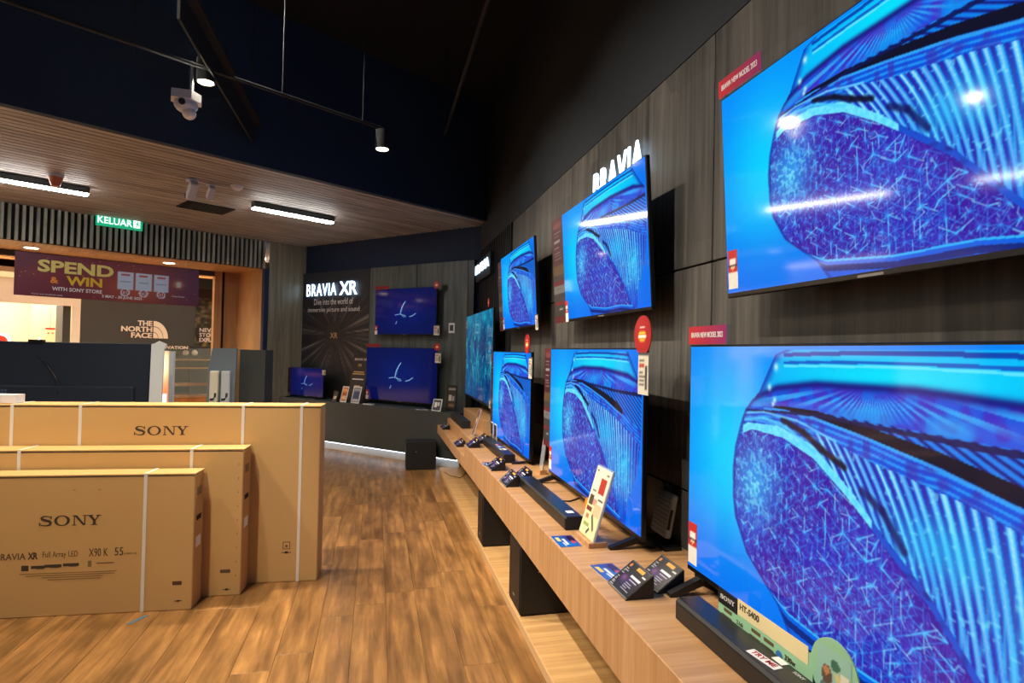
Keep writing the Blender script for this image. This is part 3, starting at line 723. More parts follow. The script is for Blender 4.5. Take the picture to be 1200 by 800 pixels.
fit(xr, 'Dive into the world of', MXW(-.003, .02, 1.555), .92, .1, 'text_white')
fit(xr, 'immersive picture and sound', MXW(-.003, .02, 1.415), 1.22, .1, 'text_white')
B3((-.004, -.16, .88), (-.001, .14, 1.22)).build('chip', mat('chip', (46, 44, 46), .4), xr)
text(xr, 'XR', .13, MXW(-.006, -.02, 1.0), 'text_gold', bold=.005); 
# leaning standee in front of the poster
sd = thing('standee', 'narrow dark standee board leaning on the poster behind small cards', 'sign', 'B', 6.20, 6.73, .722)
m = MB(); m.prism([(0, 0), (.012, 0), (.125, .72), (.113, .72)], 1, -.165, .165); m.build('board', mat('standee_dark', (40, 38, 38), .5), sd)
LM = lambda z: MXW(-.002 + .113 * z / .72, 0, z) @ Matrix.Rotation(-.157, 4, 'X')
text(sd, 'BRAVIA XR', .052, LM(.64), 'text_white'); text(sd, 'XR', .06, LM(.55), 'text_gold')
for z, wd_ in ((.45, .22), (.42, .26), (.34, .24), (.24, .12)): put('print_line', B3((-wd_ / 2, -.008, 0), (wd_ / 2, .008, .001)).mesh('print_line', 'text_white' if z == .34 else 'text_gold'), sd, LM(z))
# glowing BRAVIA letters on the television wall, light box on slats
bl = thing('lit_sign', 'glowing white letters on the panelled wall above a high television', 'sign', 'W', 1.346, 3.125, 2.572)
solid(bl, 'BRAVIA', MXW(-.03, 0, 0), .70, .17, .008, 'sign_glow', name='lit_letters', bold=.014, spacing=1.15)
for e in (-.3, -.1, .1, .3): MB().cyl((-.035, e, 0), (.001, e, 0), .004, n=8).build('stud', 'silver', bl)
bl = thing('lit_sign', 'glowing white letters on a dark plate at the black slats', 'sign', 'W', 1.338, 7.36, 2.60)
B3((-.045, -.56, -.15), (0, .56, .12)).build('backing_plate', mat('plate', (40, 46, 58), .5), bl)
solid(bl, 'BRAVIA', MXW(-.052, 0, .01), 1.0, .12, .006, 'sign_glow', name='lit_letters', bold=.04, spacing=1.0)

# ================================================================== sound bars, subwoofers
def soundbar(label, t, s, z, L, wd=.09, h=.064, badge=True, top='bar_top'):
    o = thing('soundbar', label, 'soundbar', 'W', t, s, z, 'soundbars on the counter')
    prof = [(0, .004), (.004, 0), (wd, 0), (wd, h - .004), (wd - .004, h), (.008, h), (0, h - .008)]
    MB().prism(prof, 1, -L / 2, L / 2).build('bar_body', 'speaker_black', o)
    B3((.009, -L / 2 + .004, h), (wd - .005, L / 2 - .004, h + .0012)).build('top_plate', top, o)
    B3((-.0012, -L / 2 + .006, .008), (0, L / 2 - .006, h - .012)).build('grille', 'black', o)
    if badge: B3((wd * .35, -L / 2 + .06, h + .0012), (wd * .75, -L / 2 + .10, h + .0022)).build('sticker', 'white', o)
    return o
sbN = soundbar('nearest black soundbar, in front of a green feature card', .965, 1.285, HC, .90, .088, .068, False)
sbM = soundbar('black soundbar in front of the middle large television', .905, 3.15, HC, .92, top='bar_top')
sbF = soundbar('black soundbar with small cards lying on it, farther along the counter', .97, 4.83, HC, .90, top='bar_top', badge=False)
sbR = soundbar('dark soundbar lying before the oak riser at the far end of the counter', .93, 6.85, HC, .95, .1, .08, False)
put('red_sticker', B3((-.05, -.014, 0), (.05, .014, .001)).mesh('red_sticker', 'white'), sbN, Matrix.Translation((.034, .055, .0695)) @ Matrix.Rotation(-1.45, 4, 'Z'))
put('sticker_letters', text_mesh('TRY ME', .024, 'red', bold=.02, extrude=.0003, sx=1.0), sbN, Matrix.Translation((.034, .055, .0712)) @ Matrix.Rotation(-1.45, 4, 'Z'))
B3((.06, .02, .0692), (.082, .06, .070)).build('sticker', 'white', sbN)
text(sbN, 'SONY', .014, Matrix.Translation((.07, -.03, .0696)) @ Matrix.Rotation(-math.pi / 2, 4, 'Z'), 'text_white', extrude=.0002)
# leaflets lying on the far bar
for dy, c in ((-.2, 'paper'), (-.08, 'blue_dot'), (.02, 'price_red')):
    o = thing('leaflet', {'paper': 'white leaflet lying on the soundbar farther along the counter', 'blue_dot': 'blue leaflet lying on the soundbar farther along the counter', 'price_red': 'red leaflet lying on the soundbar farther along the counter'}[c], 'leaflet', 'W', 1.015, 4.82 + dy, HC + .0655, rz=.2)
    B3((-.025, -.035, 0), (.025, .035, .001)).build('sheet', c, o); B3((-.015, -.025, .001), (.0, .025, .0014)).build('print_block', 'paper' if c != 'paper' else 'ink', o)
def subwoofer(label, t, s, z, wt, ls, h, legs=False):
    o = thing('subwoofer', label, 'subwoofer', 'W', t, s, z, 'subwoofers under the counter')
    MB().bbox((0, -ls / 2, .006), (wt, ls / 2, h), .006, 2).build('cabinet', 'speaker_black', o)
    B3((-.004, -ls / 2 + .012, .03), (.0, ls / 2 - .012, h - .012)).build('front_grille', 'black', o)
    B3((-.0055, -.02, h * .18), (-.004, .02, h * .2)).build('brand_mark', 'silver', o)
    B3((wt * .3, -ls / 2 - .002, h * .62), (wt * .36, -ls / 2, h * .64)).build('brand_mark', 'silver', o)
    for a in (.03, wt - .03):
        for b in (-ls / 2 + .03, ls / 2 - .03): MB().cyl((a, b, 0), (a, b, .007), .012, n=10).build('foot', 'black', o)
    return o
subwoofer('larger black subwoofer on the plinth, nearest under the counter', .815, 3.32, .051, .34, .27, .385)
subwoofer('slim black subwoofer on the plinth, second under the counter', .815, 4.47, .051, .34, .21, .385)
subwoofer('square black subwoofer standing on the floor by the back counter', .40, 7.63, 0, .38, .2, .365)

# ================================================================== cards and stands on the counter
def wedge(label, t, s, z, ls=.165, wt=.105, h=.078, seed=1, name='card_wedge', turn=0.0):
    o = thing(name, label, 'sign', 'W', t, s, z, 'wedge card holders on the counter', rz=turn)
    MB().prism([(0, 0), (wt, 0), (wt, h), (wt - .004, h), (0, .004)], 1, -ls / 2, ls / 2).build('holder', 'black', o)
    A = Art(64, 44, (20, 22, 32)); R = np.random.RandomState(seed)
    A.ell(.5, .6, .34, .24, (60, 46, 104), .8, True); A.rect(.42, .06, .76, .17, (205, 150, 60)); A.ell(.12, .14, .05, .06, (180, 110, 60))
    A.rect(.46, .36, .90, .44, (225, 225, 230)); A.rect(.52, .49, .86, .52, (190, 180, 210)); A.ell(.30, .55, .10, .1, (150, 80, 150), .6, True); A.rect(.78, .2, .94, .24, (200, 200, 205))
    for v in (.27, .33, .39, .45, .62, .68, .74, .80, .86, .92): A.rect(.05, v, .10 + .2 * R.rand(), v + .022, (170, 170, 182))
    for v in (.62, .69, .76, .83): A.rect(.5, v, .65 + .25 * R.rand(), v + .022, (150, 150, 172))
    A.rect(0, 0, 1, .02, (110, 110, 116)); A.rect(0, .975, 1, 1, (120, 120, 126))
    L = math.hypot(wt - .004, h - .004); a = math.atan2(h - .004, wt - .004)
    M = Matrix(((0, math.cos(a), -math.sin(a), -.0008), (-1, 0, 0, 0), (0, math.sin(a), math.cos(a), .0048), (0, 0, 0, 1)))
    put('card', A.mesh('card', ls - .006, L, 'print_gloss'), o, M)
    return o
wedge('nearest black wedge card holder, beside the blue leaflet on the counter', .862, 1.975, HC, seed=1)
wedge('black wedge card holder beside the foot of the nearest large television', .998, 2.008, HC, seed=2)
wedge('black wedge card holder at the counter edge, in front of the middle soundbar', .815, 3.70, HC, .2, .085, .075, 3)
wedge('black wedge card holder at the end of the middle soundbar', .91, 3.80, HC, .18, .105, .075, 4)
wedge('black wedge card holder near the edge with a blue card in front', .82, 4.20, HC, .2, .1, .075, 5)
wedge('black wedge card holder left of the farther soundbar, near the edge', .81, 5.19, HC, .2, .1, .07, 6)
wedge('black wedge card holder against the end of the farther soundbar', .93, 5.42, HC, .2, .1, .07, 7)
wedge('black wedge card holder on the lower far shelf of the counter', .805, 5.95, .566, .26, .085, .055, 8)
wedge('silver-topped wedge card holder at the far tip of the counter', .805, 7.25, .566, .3, .085, .055, 9)
def leaflet(label, t, s, L, wd, seed, turn=0.0, z=HC):
    o = thing('leaflet', label, 'leaflet', 'W', t, s, z + .0006, 'blue leaflets on the counter', rz=turn)
    B3((-wd / 2, -L / 2, 0), (wd / 2, L / 2, .0012)).build('sheet', 'paper', o)
    A = Art(30, 20, (24, 72, 160)); A.ell(.2, .1, .4, .4, (70, 50, 130), .8, True); A.ell(.75, .5, .3, .4, (20, 120, 200), .8, True); A.ell(.35, .2, .3, .16, (40, 20, 60))
    A.rect(.15, .72, .5, .86, (235, 200, 90)); A.rect(.3, .5, .8, .58, (230, 235, 240)); A.rect(.6, .65, .9, .72, (230, 235, 240)); A.ell(.6, .2, .12, .1, (180, 60, 90))
    put('print', A.mesh('print', L, wd, 'print_gloss'), o, Matrix(((0, 1, 0, -wd / 2), (-1, 0, 0, 0), (0, 0, 1, .0016), (0, 0, 0, 1))))
leaflet('blue leaflet lying flat beside the nearest wedge card holder', .91, 2.155, .16, .1, 1, .06)
leaflet('blue leaflet lying flat before the acrylic leaflet stand', .858, 2.535, .155, .1, 2)
leaflet('blue leaflet lying flat at the counter edge far along', .835, 4.36, .13, .06, 3)
# acrylic stand on a wooden foot
st = thing('leaflet_stand', 'acrylic stand with a cream product leaflet on an oak foot', 'sign', 'W', .925, 2.52, HC)
m = MB(); m.bbox((0, -.095, 0), (.088, .095, .022), .002, 1); m.build('wooden_foot', 'oak_counter', st)
tl = .29
lean = lambda z: Matrix.Translation((.022, 0, .02)) @ Matrix.Rotation(tl, 4, 'Y')
m = MB(); m.box((0, -.092, 0), (.006, .092, .325)); m.xf(lean(0)); m.build('acrylic_sheet', 'acrylic', st)
m = MB(); m.box((-.001, -.0935, 0), (.007, -.0905, .325)); m.xf(lean(0)); m.build('acrylic_edge', 'acryl_edge', st)
A = Art(44, 76, (226, 220, 206)); A.rect(0, .55, 1, 1, (232, 222, 172))
for (a, b, c, d_, cc) in ((.48, .14, .86, .36, (178, 60, 52)), (.12, .34, .36, .37, (120, 130, 90)), (.08, .42, .34, .56, (90, 74, 60)), (.34, .46, .6, .55, (196, 150, 130)), (.06, .60, .4, .66, (120, 60, 60)), (.62, .44, .92, .46, (80, 84, 74)), (.5, .52, .95, .68, (216, 186, 150)), (.16, .7, .34, .76, (190, 120, 100)), (.12, .82, .5, .87, (150, 170, 100))): A.rect(a, b, c, d_, cc)
A.poly([(.55, .70), (.78, .86)], .025, (62, 70, 60), 1, .58); A.poly([(.45, .95), (.55, .89)], .02, (60, 66, 60), 1, .58); A.rect(.08, .05, .2, .07, (120, 120, 120)); A.rect(.74, .06, .9, .08, (120, 120, 120))
o = B3((-.002, -.088, .004), (-.0005, .088, .318)); o.xf(lean(0)); o = o.build('leaflet_sheet', 'paper', st)
put('leaflet_print', A.mesh('leaflet_print', .176, .314, 'print_gloss'), o, lean(0) @ MXW(-.003, 0, .004))
# orange round tag behind it
o = thing('round_tag', 'small orange round tag behind the acrylic leaflet stand', 'tag', 'W', 1.022, 2.70, HC)
MB().cyl((.0, 0, .10), (.004, 0, .10), .05, n=24).build('disc', 'orange', o); B3((.0, -.006, 0), (.003, .006, .06)).build('stem', 'acryl_edge', o); B3((-.02, -.02, 0), (.02, .02, .004)).build('base', 'acryl_edge', o)
A = Art(12, 12, (235, 150, 30)); A.rect(.2, .25, .8, .4, (140, 70, 20)); A.rect(.15, .5, .85, .62, (250, 225, 120)); A.rect(.3, .7, .7, .78, (140, 70, 20))
put('disc_print', A.mesh('disc_print', .06, .06, 'print'), o, MXW(-.001, 0, .07))
# feature card behind the nearest soundbar
gc = thing('feature_card', 'green and cream feature card standing behind the nearest soundbar', 'sign', 'W', 1.062, 1.30, HC)
B3((0, -.06, 0), (.004, .345, .125)).build('card_board', 'green_card', gc)
B3((-.001, -.045, .092), (0, .245, .138)).build('cream_band', 'cream', gc)
B3((-.0015, .247, .088), (0, .345, .132)).build('black_label', 'black', gc)
put('brand_lettering', sony_mesh(.074, 'text_white'), gc, MXW(-.002, .296, .112))
fit(gc, 'HT-S400', MXW(-.0015, .19, .119), .088, .019, 'ink', bold=.02)
fit(gc, '2.1ch', MXW(-.0006, .235, .068), .03, .012, 'ink', bold=.02); fit(gc, '330w', MXW(-.0006, .02, .07), .04, .014, 'ink', bold=.03)
for y, wd_ in ((.30, .05), (.165, .05), (.11, .05)):
    for k in range(2): B3((-.0008, y - wd_ / 2, .052 + k * .02), (0, y + wd_ / 2 - .01 * k, .062 + k * .02)).build('print_line', 'ink_mid', gc)
MB().cyl((-.001, .062, .062), (0, .062, .062), .013, n=18).build('blue_emblem', 'blue_dot', gc)
m = MB(); m.prism([(-.13 + .075 * math.cos(a), .115 + .08 * math.sin(a)) for a in np.linspace(0, 2 * math.pi, 32)[:-1]], 0, -.002, .002); pd = m.build('photo_disc', 'green_card', gc)
A = Art(26, 26, (150, 196, 180)); A.ell(.3, .6, .16, .22, (96, 74, 60)); A.ell(.28, .5, .1, .1, (190, 130, 90)); A.ell(.55, .3, .14, .12, (60, 110, 90)); A.poly([(.6, .5), (.8, .85)], .07, (222, 200, 130)); A.rect(.72, .4, .92, .6, (226, 220, 200)); A.ell(.75, .85, .12, .08, (40, 80, 130)); A.ell(.3, .85, .2, .08, (90, 120, 120))
put('photo_print', A.mesh('photo_print', .104, .108, 'print'), pd, MXW(-.003, -.13, .061))
# small wood foot holding a clear sheet between the televisions
o = thing('small_stand', 'small wooden foot with a thin clear sheet between two large televisions', 'sign', 'W', 1.15, 3.98, HC)
B3((-.02, -.05, 0), (.03, .05, .03)).build('wooden_foot', 'oak_counter', o); m = MB(); m.box((0, -.045, 0), (.003, .045, .32)); m.xf(Matrix.Translation((0, 0, .026)) @ Matrix.Rotation(.12, 4, 'Y')); m.build('clear_sheet', 'acrylic', o)
m = MB(); m.box((-.001, -.047, 0), (.004, -.044, .32)); m.xf(Matrix.Translation((0, 0, .026)) @ Matrix.Rotation(.12, 4, 'Y')); m.build('sheet_edge', 'silver', o)
# leaning leaflet stand and two framed cards farther along
o = thing('leaflet_stand', 'tall slim leaflet stand at the step of the counter', 'sign', 'W', .935, 5.72, HC)
B3((-.01, -.06, 0), (.06, .06, .02)).build('wooden_foot', 'oak_plain', o)
m = MB(); m.box((0, -.055, 0), (.004, .055, .27)); m.xf(Matrix.Translation((.008, 0, .018)) @ Matrix.Rotation(.28, 4, 'Y')); lo = m.build('leaflet_sheet', 'paper', o)
A = Art(16, 36, (150, 116, 108)); A.rect(.1, .05, .9, .3, (110, 70, 66)); A.rect(.15, .36, .85, .5, (190, 160, 140)); A.rect(.1, .56, .9, .9, (120, 96, 90))
put('leaflet_print', A.mesh('leaflet_print', .11, .27, 'print'), lo, Matrix.Translation((.008, 0, .018)) @ Matrix.Rotation(.28, 4, 'Y') @ MXW(-.0015, 0, 0))
for k, (s_, lab) in enumerate(((5.52, 'black card with a white border, left of two beside the farther soundbar'), (5.36, 'black card with a white border, right of two beside the farther soundbar'))):
    o = thing('framed_card', lab, 'card', 'W', 1.075, s_ - .12, HC, 'black cards with white borders')
    B3((0, -.06, 0), (.004, .06, .19)).build('card_board', 'white', o); B3((-.0012, -.05, .01), (0, .05, .18)).build('dark_face', 'black', o)
    text(o, 'X1' if k == 0 else 'XR', .05, MXW(-.002, 0, .06), 'text_gold')
# router leaning at the wall behind the middle television
mat('slot_grey', (138, 140, 140), .5)
ro = thing('router', 'grey wifi router with antennas leaning at the wall behind a television', 'router', 'W', 1.25, 2.45, HC + .0005)
R_ = Matrix.Translation((.01, 0, .02)) @ Matrix.Rotation(.2, 4, 'Y')
m = MB(); m.bbox((0, -.075, .02), (.03, .075, .215), .012, 3); m.xf(R_); m.build('router_shell', 'skin_grey', ro)
for k in range(9):
    m = MB(); m.box((-.002, -.06, .04 + k * .019), (.001, .06, .045 + k * .019)); m.xf(R_); m.build('vent_slot', 'slot_grey', ro)
m = MB(); m.box((-.001, -.0765, .06), (.012, -.0745, .15)); m.xf(R_); m.build('side_label', 'black', ro)
for y0 in (.06, -.01):
    m = MB(); m.tube([(.04, y0, .2), (.045, y0 + .05, .235), (.05, y0 + .11, .27)], .006); m.xf(R_); m.build('antenna', 'charcoal', ro)
B3((-.01, -.12, 0), (.07, .09, .014)).build('base', 'black', ro)
# cables
def cable(label, pts, r=.004, m_='black'):
    o = MB().tube(pts, r).build('cable', m_); o['label'] = label; o['category'] = 'cable'; o['group'] = 'loose cables'
cable('black cable lying behind the middle soundbar on the counter', [P('W', t_, s_, HC + .0045) for t_, s_ in ((1.0, 3.30), (1.05, 3.22), (1.1, 3.2), (1.18, 3.26))])
cable('thin black cable curling on the plinth beside the floor subwoofer', [P('W', t_, s_, .0545) for t_, s_ in ((.84, 7.1), (.88, 6.9), (.98, 6.75), (1.05, 6.9), (1.1, 7.1))], .0035)

# ================================================================== things on the back counter
def bc_card(label, t, s, wd, h, art, turn=0.0, lean_=.25, frame='white', name='display_card'):
    o = thing(name, label, 'card', 'B', t, s, .7205, 'cards on the back counter', rz=turn)
    X = Matrix.Translation((0, 0, .004)) @ Matrix.Rotation(lean_, 4, 'Y')
    m = MB(); m.box((0, -wd / 2, 0), (.005, wd / 2, h)); m.xf(X); m.build('card_board', frame, o)
    m = MB(); m.prism([(.005, 0), (h * lean_ + .05, 0), (h * lean_ * .6, h * .6)], 1, -.01, .01); m.build('strut', 'black', o)
    put('card_print', art.mesh('card_print', wd * .84, h * .88, 'print'), o, X @ MXW(-.0012, 0, h * .06))
def quick(bg, rects):
    A = Art(16, 24, bg)
    for r in rects: A.rect(*r)
    return A
bc_card('orange picture card on the dark back counter', 6.03, 6.80, .13, .24, quick((200, 120, 60), [(.1, .1, .9, .3, (226, 160, 90)), (.1, .4, .8, .55, (150, 70, 40)), (.1, .65, .9, .85, (230, 190, 150))]))
bc_card('grey-blue picture card on the dark back counter', 6.03, 6.55, .17, .25, quick((120, 130, 140), [(.1, .3, .9, .75, (50, 70, 110)), (.1, .1, .9, .2, (170, 175, 180)), (.1, .82, .9, .92, (190, 190, 190))]))
bc_card('small black card with pale letters beside the purple television', 6.03, 6.99, .1, .16, quick((20, 20, 22), [(.2, .5, .5, .8, (230, 210, 150)), (.55, .5, .8, .8, (240, 240, 240))]), frame='black')
bc_card('white framed card at the right end of the dark back counter', 6.0, 4.98, .15, .16, quick((70, 70, 74), [(.2, .25, .5, .7, (230, 230, 230)), (.55, .25, .85, .6, (210, 210, 210))]))
bc_card('tall dark product card at the corner end of the back counter', 6.16, 4.86, .17, .34, quick((46, 42, 38), [(.1, .06, .9, .14, (150, 140, 130)), (.2, .35, .5, .65, (190, 180, 165)), (.55, .4, .8, .65, (160, 150, 140)), (.2, .75, .8, .9, (130, 100, 70))]), frame='black', lean_=.08)
o = thing('price_tag', 'small white price tag lying on the dark back counter', 'tag', 'B', 6.05, 6.28, .7205); B3((-.03, -.09, 0), (.03, .09, .012)).build('tag_body', 'white', o); B3((-.02, -.08, .012), (.0, .06, .0126)).build('print_line', 'ink', o)
o = thing('leaflet', 'colourful leaflets fanned beneath the lower back television', 'leaflet', 'B', 6.03, 5.24, .7205, rz=.3); B3((-.05, -.08, 0), (.05, .08, .003)).build('sheet', 'paper', o); B3((-.045, -.07, .003), (.01, .03, .0036)).build('print_block', 'price_red', o); B3((-.02, .02, .003), (.045, .07, .0037)).build('print_block', 'blue_dot', o)

# ================================================================== cartons on the floor
BR = math.radians(9.5)
def carton(label, org, wd, dep, h, straps, side_col='carton_side'):
    o = link('carton', None, None, label, 'carton', 'television cartons on the floor', None, Vector(org), BR)
    m = MB(); m.bbox((-wd, 0, 0), (0, dep, h - .006), .004, 1); m.build('box_body', 'cardboard', o)
    lid = MB().bbox((-wd - .003, .003, h - .005), (.003, dep + .002, h + .004), .002, 1).build('lid', 'cardboard', o)
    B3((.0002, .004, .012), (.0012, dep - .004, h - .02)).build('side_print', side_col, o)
    B3((-wd + .002, -.0008, h - .011), (-.002, .0, h - .0055)).build('lid_seam', 'ink', o)
    for sx in straps:
        m = MB(); m.box((sx - .009, -.0022, .001), (sx + .009, -.0002, h + .0062)); m.box((sx - .009, -.0022, h + .0042), (sx + .009, dep + .0022, h + .0062)); m.box((sx - .009, dep + .0004, .001), (sx + .009, dep + .0022, h + .0062))
        m.build('strap', 'strap', o)
    return o
def mark(o, x, z, wd, h, m='ink_mid', name='printed_mark'):
    return B3((x - wd / 2, -.0008, z - h / 2), (x + wd / 2, .0002, z + h / 2)).build(name, m, o)
b1 = carton('front cardboard carton with a strap, smallest of the three', (-1.825, 3.409, 0), 1.38, .150, .782, [-.262, -1.12])
put('brand_lettering', sony_mesh(.318, 'ink'), b1, MXY(-.645, -.0004, .531))
fit(b1, 'BRAVIA', MXY(-.937, -.0004, .338), .148, .036, 'ink_mid', bold=.012); fit(b1, 'XR', MXY(-.828, -.0004, .339), .05, .038, 'ink', bold=.03, spacing=.92)
fit(b1, 'Full Array LED', MXY(-.690, -.0004, .340), .178, .042, 'ink_mid'); fit(b1, 'X90 K', MXY(-.497, -.0004, .348), .098, .045, 'ink'); fit(b1, '55', MXY(-.391, -.0004, .349), .044, .045, 'ink'); fit(b1, '(138.8 cm)', MXY(-.332, -.0004, .335), .066, .014, 'ink_mid')
for k, (x, wd_) in enumerate(((-.865, .035), (-.80, .07), (-.725, .085), (-.635, .08))):
    mark(b1, x, .272 + .004 * k, wd_, .016 if k else .03, 'ink'); mark(b1, x + .01, .264 + .004 * k, wd_ * .5, .006, 'ink_mid')
mark(b1, -.54, .285, .018, .034, 'ink_faint'); mark(b1, -.46, .287, .09, .005)
for k in range(4): mark(b1, -.645 + .01 * k, .240 - .012 * k, .49 - .04 * k - (.1 if k > 1 else 0), .004, 'ink_faint')
for x, wd_, z in ((-.08, .05, .156), ): 
    mark(b1, x, z, wd_, .022, 'ink_mid'); mark(b1, x, z, wd_ - .008, .014, 'ink_faint')
mark(b1, -.072, .054, .014, .01, 'ink'); mark(b1, -.072, .054, .042, .004, 'ink'); mark(b1, -.5, .70, .018, .003, 'ink_faint'); mark(b1, -.63, .70, .016, .003, 'ink_faint')
b2 = carton('middle cardboard carton, standing behind the smallest one', (-1.642, 3.62, 0), 1.6, .165, .892, [-.298, -1.232])
mark(b2, -.088, .15, .058, .02, 'ink_mid'); mark(b2, -.077, .038, .014, .012, 'ink'); mark(b2, -.077, .038, .044, .004, 'ink')
for k in range(9): mark(b2, -.026, .12 + .085 * k, .004, .012, 'ink_faint')
b3 = carton('largest cardboard carton, tallest and rearmost of the three', (-1.252, 3.868, 0), 1.95, .20, 1.142, [-.122, -.483, -1.434, -1.81])
put('brand_lettering', sony_mesh(.32, 'ink'), b3, MXY(-.968, -.0004, .985))
for a in ((-.195, .258, .046, .004), (-.195, .214, .046, .004), (-.216, .236, .004, .046), (-.174, .236, .004, .046), (-.195, .232, .014, .014)): mark(b3, *a, m='ink_mid')
mark(b3, -.195, .191, .02, .014, 'ink'); mark(b3, -.195, .191, .06, .004, 'ink')
for bx, dep, h in ((b1, .15, .78), (b2, .165, .89)):
    for (z, hh, c) in ((.86, .05, 'ink_faint'), (.66, .03, 'gap'), (.48, .06, 'paper')):
        B3((.0012, dep * .25, h * z - hh / 2), (.0022, dep * .75, h * z + hh / 2)).build('side_label', c, bx)
o = B3((-.012, -.06, 0), (.012, .06, .0008)).build('tape_mark', 'tape_blue', None, loc=(-2.045, 3.27, .0006), rz=-.35); o['label'] = 'short blue tape mark on the floor before the front carton'; o['category'] = 'tape'
# papers lying on the big carton at the frame's left edge
o = link('paper_stack', None, None, 'pale paper sheets resting on the largest carton at the left edge', 'paper', None, None, b3.matrix_basis @ Vector((-1.90, .08, 1.1488)), BR)
o.location = Vector((-1.252, 3.868, 0)) + Matrix.Rotation(BR, 3, 'Z') @ Vector((-1.93, .09, 1.1492))
B3((-.08, -.03, 0), (.10, .06, .05)).build('folded_sheet', mat('lilac', (214, 212, 222), .6), o)

# ================================================================== displays behind the cartons
isl = thing('display_island', 'low dark display island hidden behind the cartons', 'table', 'F', 0, 0); isl.location = (-4.6, 5.75, 0); isl.rotation_euler.z = BR
MB().bbox((-1.6, -.3, .0), (1.30, .3, .50), .004, 1).build('island_body', 'charcoal', isl)
tb = link('television', None, None, 'large television seen from behind, blue-lit back with vents', 'television', None, None, Vector((-4.40, 5.50, .502)), BR)
MB().bbox((-1.15, -.01, .05), (.93, .02, 1.03), .004, 1).build('frame', 'tv_back_blue_lit', tb)
MB().bbox((-1.0, -.055, .06), (.80, -.01, .62), .012, 2).build('back_cover', 'tv_back_blue_lit', tb)
B3((-1.1, .0201, .07), (.9, .021, 1.02)).build('screen', 'black_gloss', tb)
for i in range(12):
    for j in range(7): B3((-.57 + i * .026, -.0565, .40 + j * .028), (-.552 + i * .026, -.055, .418 + j * .028)).build('vent_hole', 'grey_panel' if False else mat('vent', (70, 96, 130), .5) and 'vent', tb)
MB().tube([(-.05, -.01, .9), (.05, -.02, .8), (.12, -.03, .7), (.16, -.055, .55)], .006).build('cable', 'black', tb)
B3((-.12, -.03, 1.02), (.0, .02, 1.05)).build('camera_unit', 'black', tb)
for x in (-.8, .6): B3((x - .02, -.15, 0), (x + .02, .15, .06)).build('foot', 'black', tb)
bd = link('foam_board', None, None, 'white foam board, tinted with blue screen light, standing at the end of the dark television', 'board', None, None, Vector((-3.40, 5.60, .502)), BR)
m = MB(); m.prism([(-.06, .0), (.05, .0), (.065, .98), (.09, 1.03), (.02, 1.06), (-.02, 1.035), (-.045, 1.03)], 1, -.01, .01); m.build('board', 'blue_lit_white', bd); B3((-.06, -.05, 0), (.05, .05, .01)).build('base', 'black', bd)
tt = link('lit_totem', None, None, 'slim glowing totem with an orange poster beside the foam board', 'sign', None, None, Vector((-3.66, 6.20, 0)), BR)
B3((-.05, 0, 0), (.03, .03, 1.47)).build('totem_body', 'grey_panel', tt)
A = Art(8, 60, (220, 110, 60)); A.ell(.5, .1, .6, .14, (255, 240, 190), 1, True); A.rect(.2, .32, .8, .5, (240, 235, 250)); A.rect(.2, .62, .8, .74, (250, 245, 250)); A.rect(.1, .8, .9, .86, (200, 80, 60)); A.rect(.2, .92, .8, .99, (250, 245, 245))
put('lit_poster', A.mesh('lit_poster', .075, 1.45, 'lit_poster'), tt, MXY(-.008, -.002, .01)); B3((.034, -.02, 0), (.075, .03, 1.46)).build('side_panel', 'blue_lit_white', tt)
gt = link('grey_display', None, None, 'slanted grey display board holding two white consoles', 'display', None, None, Vector((-3.30, 6.62, 0)), BR)
m = MB(); m.prism([(-.16, .0), (.14, .0), (.175, 1.505), (-.085, 1.50), (-.125, 1.25)], 1, 0, .04); m.build('board', 'grey_panel', gt); B3((-.2, -.2, 0), (.2, .1, .86)).build('base', 'charcoal', gt)
for k, x in enumerate((-.035, .085)):
    c = link('console', None, None, ('white console on the grey display board, left of the pair', 'white console on the grey display board, right of the pair')[k], 'console', 'white consoles', None, Vector((-3.30, 6.62, .861)) + Matrix.Rotation(BR, 3, 'Z') @ Vector((x, -.09, 0)), BR)
    MB().bbox((-.045, 0, 0), (.045, .06, .385), .012, 2).build('shell', 'off_white' if k == 0 else 'blue_lit_white', c); MB().tube([(-.03, -.004, .07), (.0, -.006, .07), (.02, -.006, .1), (.022, -.004, .14)], .012).build('dark_emblem', 'store_dark', c)
dk = link('dark_cabinet', None, None, 'tall dark cabinet with an oak edge by the shop entrance', 'cabinet', None, None, Vector((-3.17, 7.05, 0)), BR)
B3((-.10, 0, 0), (.19, .4, 1.485)).build('cabinet_body', 'charcoal', dk); B3((-.16, 0, 0), (-.101, .4, 1.49)).build('oak_edge', 'portal_wood', dk)

# ================================================================== shop front details
ex = thing('exit_sign', 'green illuminated KELUAR exit sign on the slatted fascia', 'sign', 'F', -9.30, 1.99, 3.17)
B3((-.06, -.265, -.075), (0, .265, .075)).build('housing', 'exit_green', ex)
text(ex, 'KELUAR', .125, MXF(.001, -.06, -.005), 'exit_white', bold=.012, sx=.88)
B3((0, .155, -.05), (.002, .235, .05)).build('icon_panel', 'exit_white', ex)
m = MB(); m.prism([(.185, -.035), (.2, -.035), (.205, -.005), (.222, -.025), (.23, -.018), (.208, .015), (.22, .02), (.215, .028), (.19, .022), (.175, .0), (.183, -.004), (.192, .008), (.196, -.004)], 0, .0022, .0032); m.cyl((.0022, .208, .036), (.0032, .208, .036), .008, n=12); m.build('running_figure', 'exit_green', ex)
B3((-.04, -.2, .075), (-.02, .2, .085)).build('bracket', 'silver', ex)
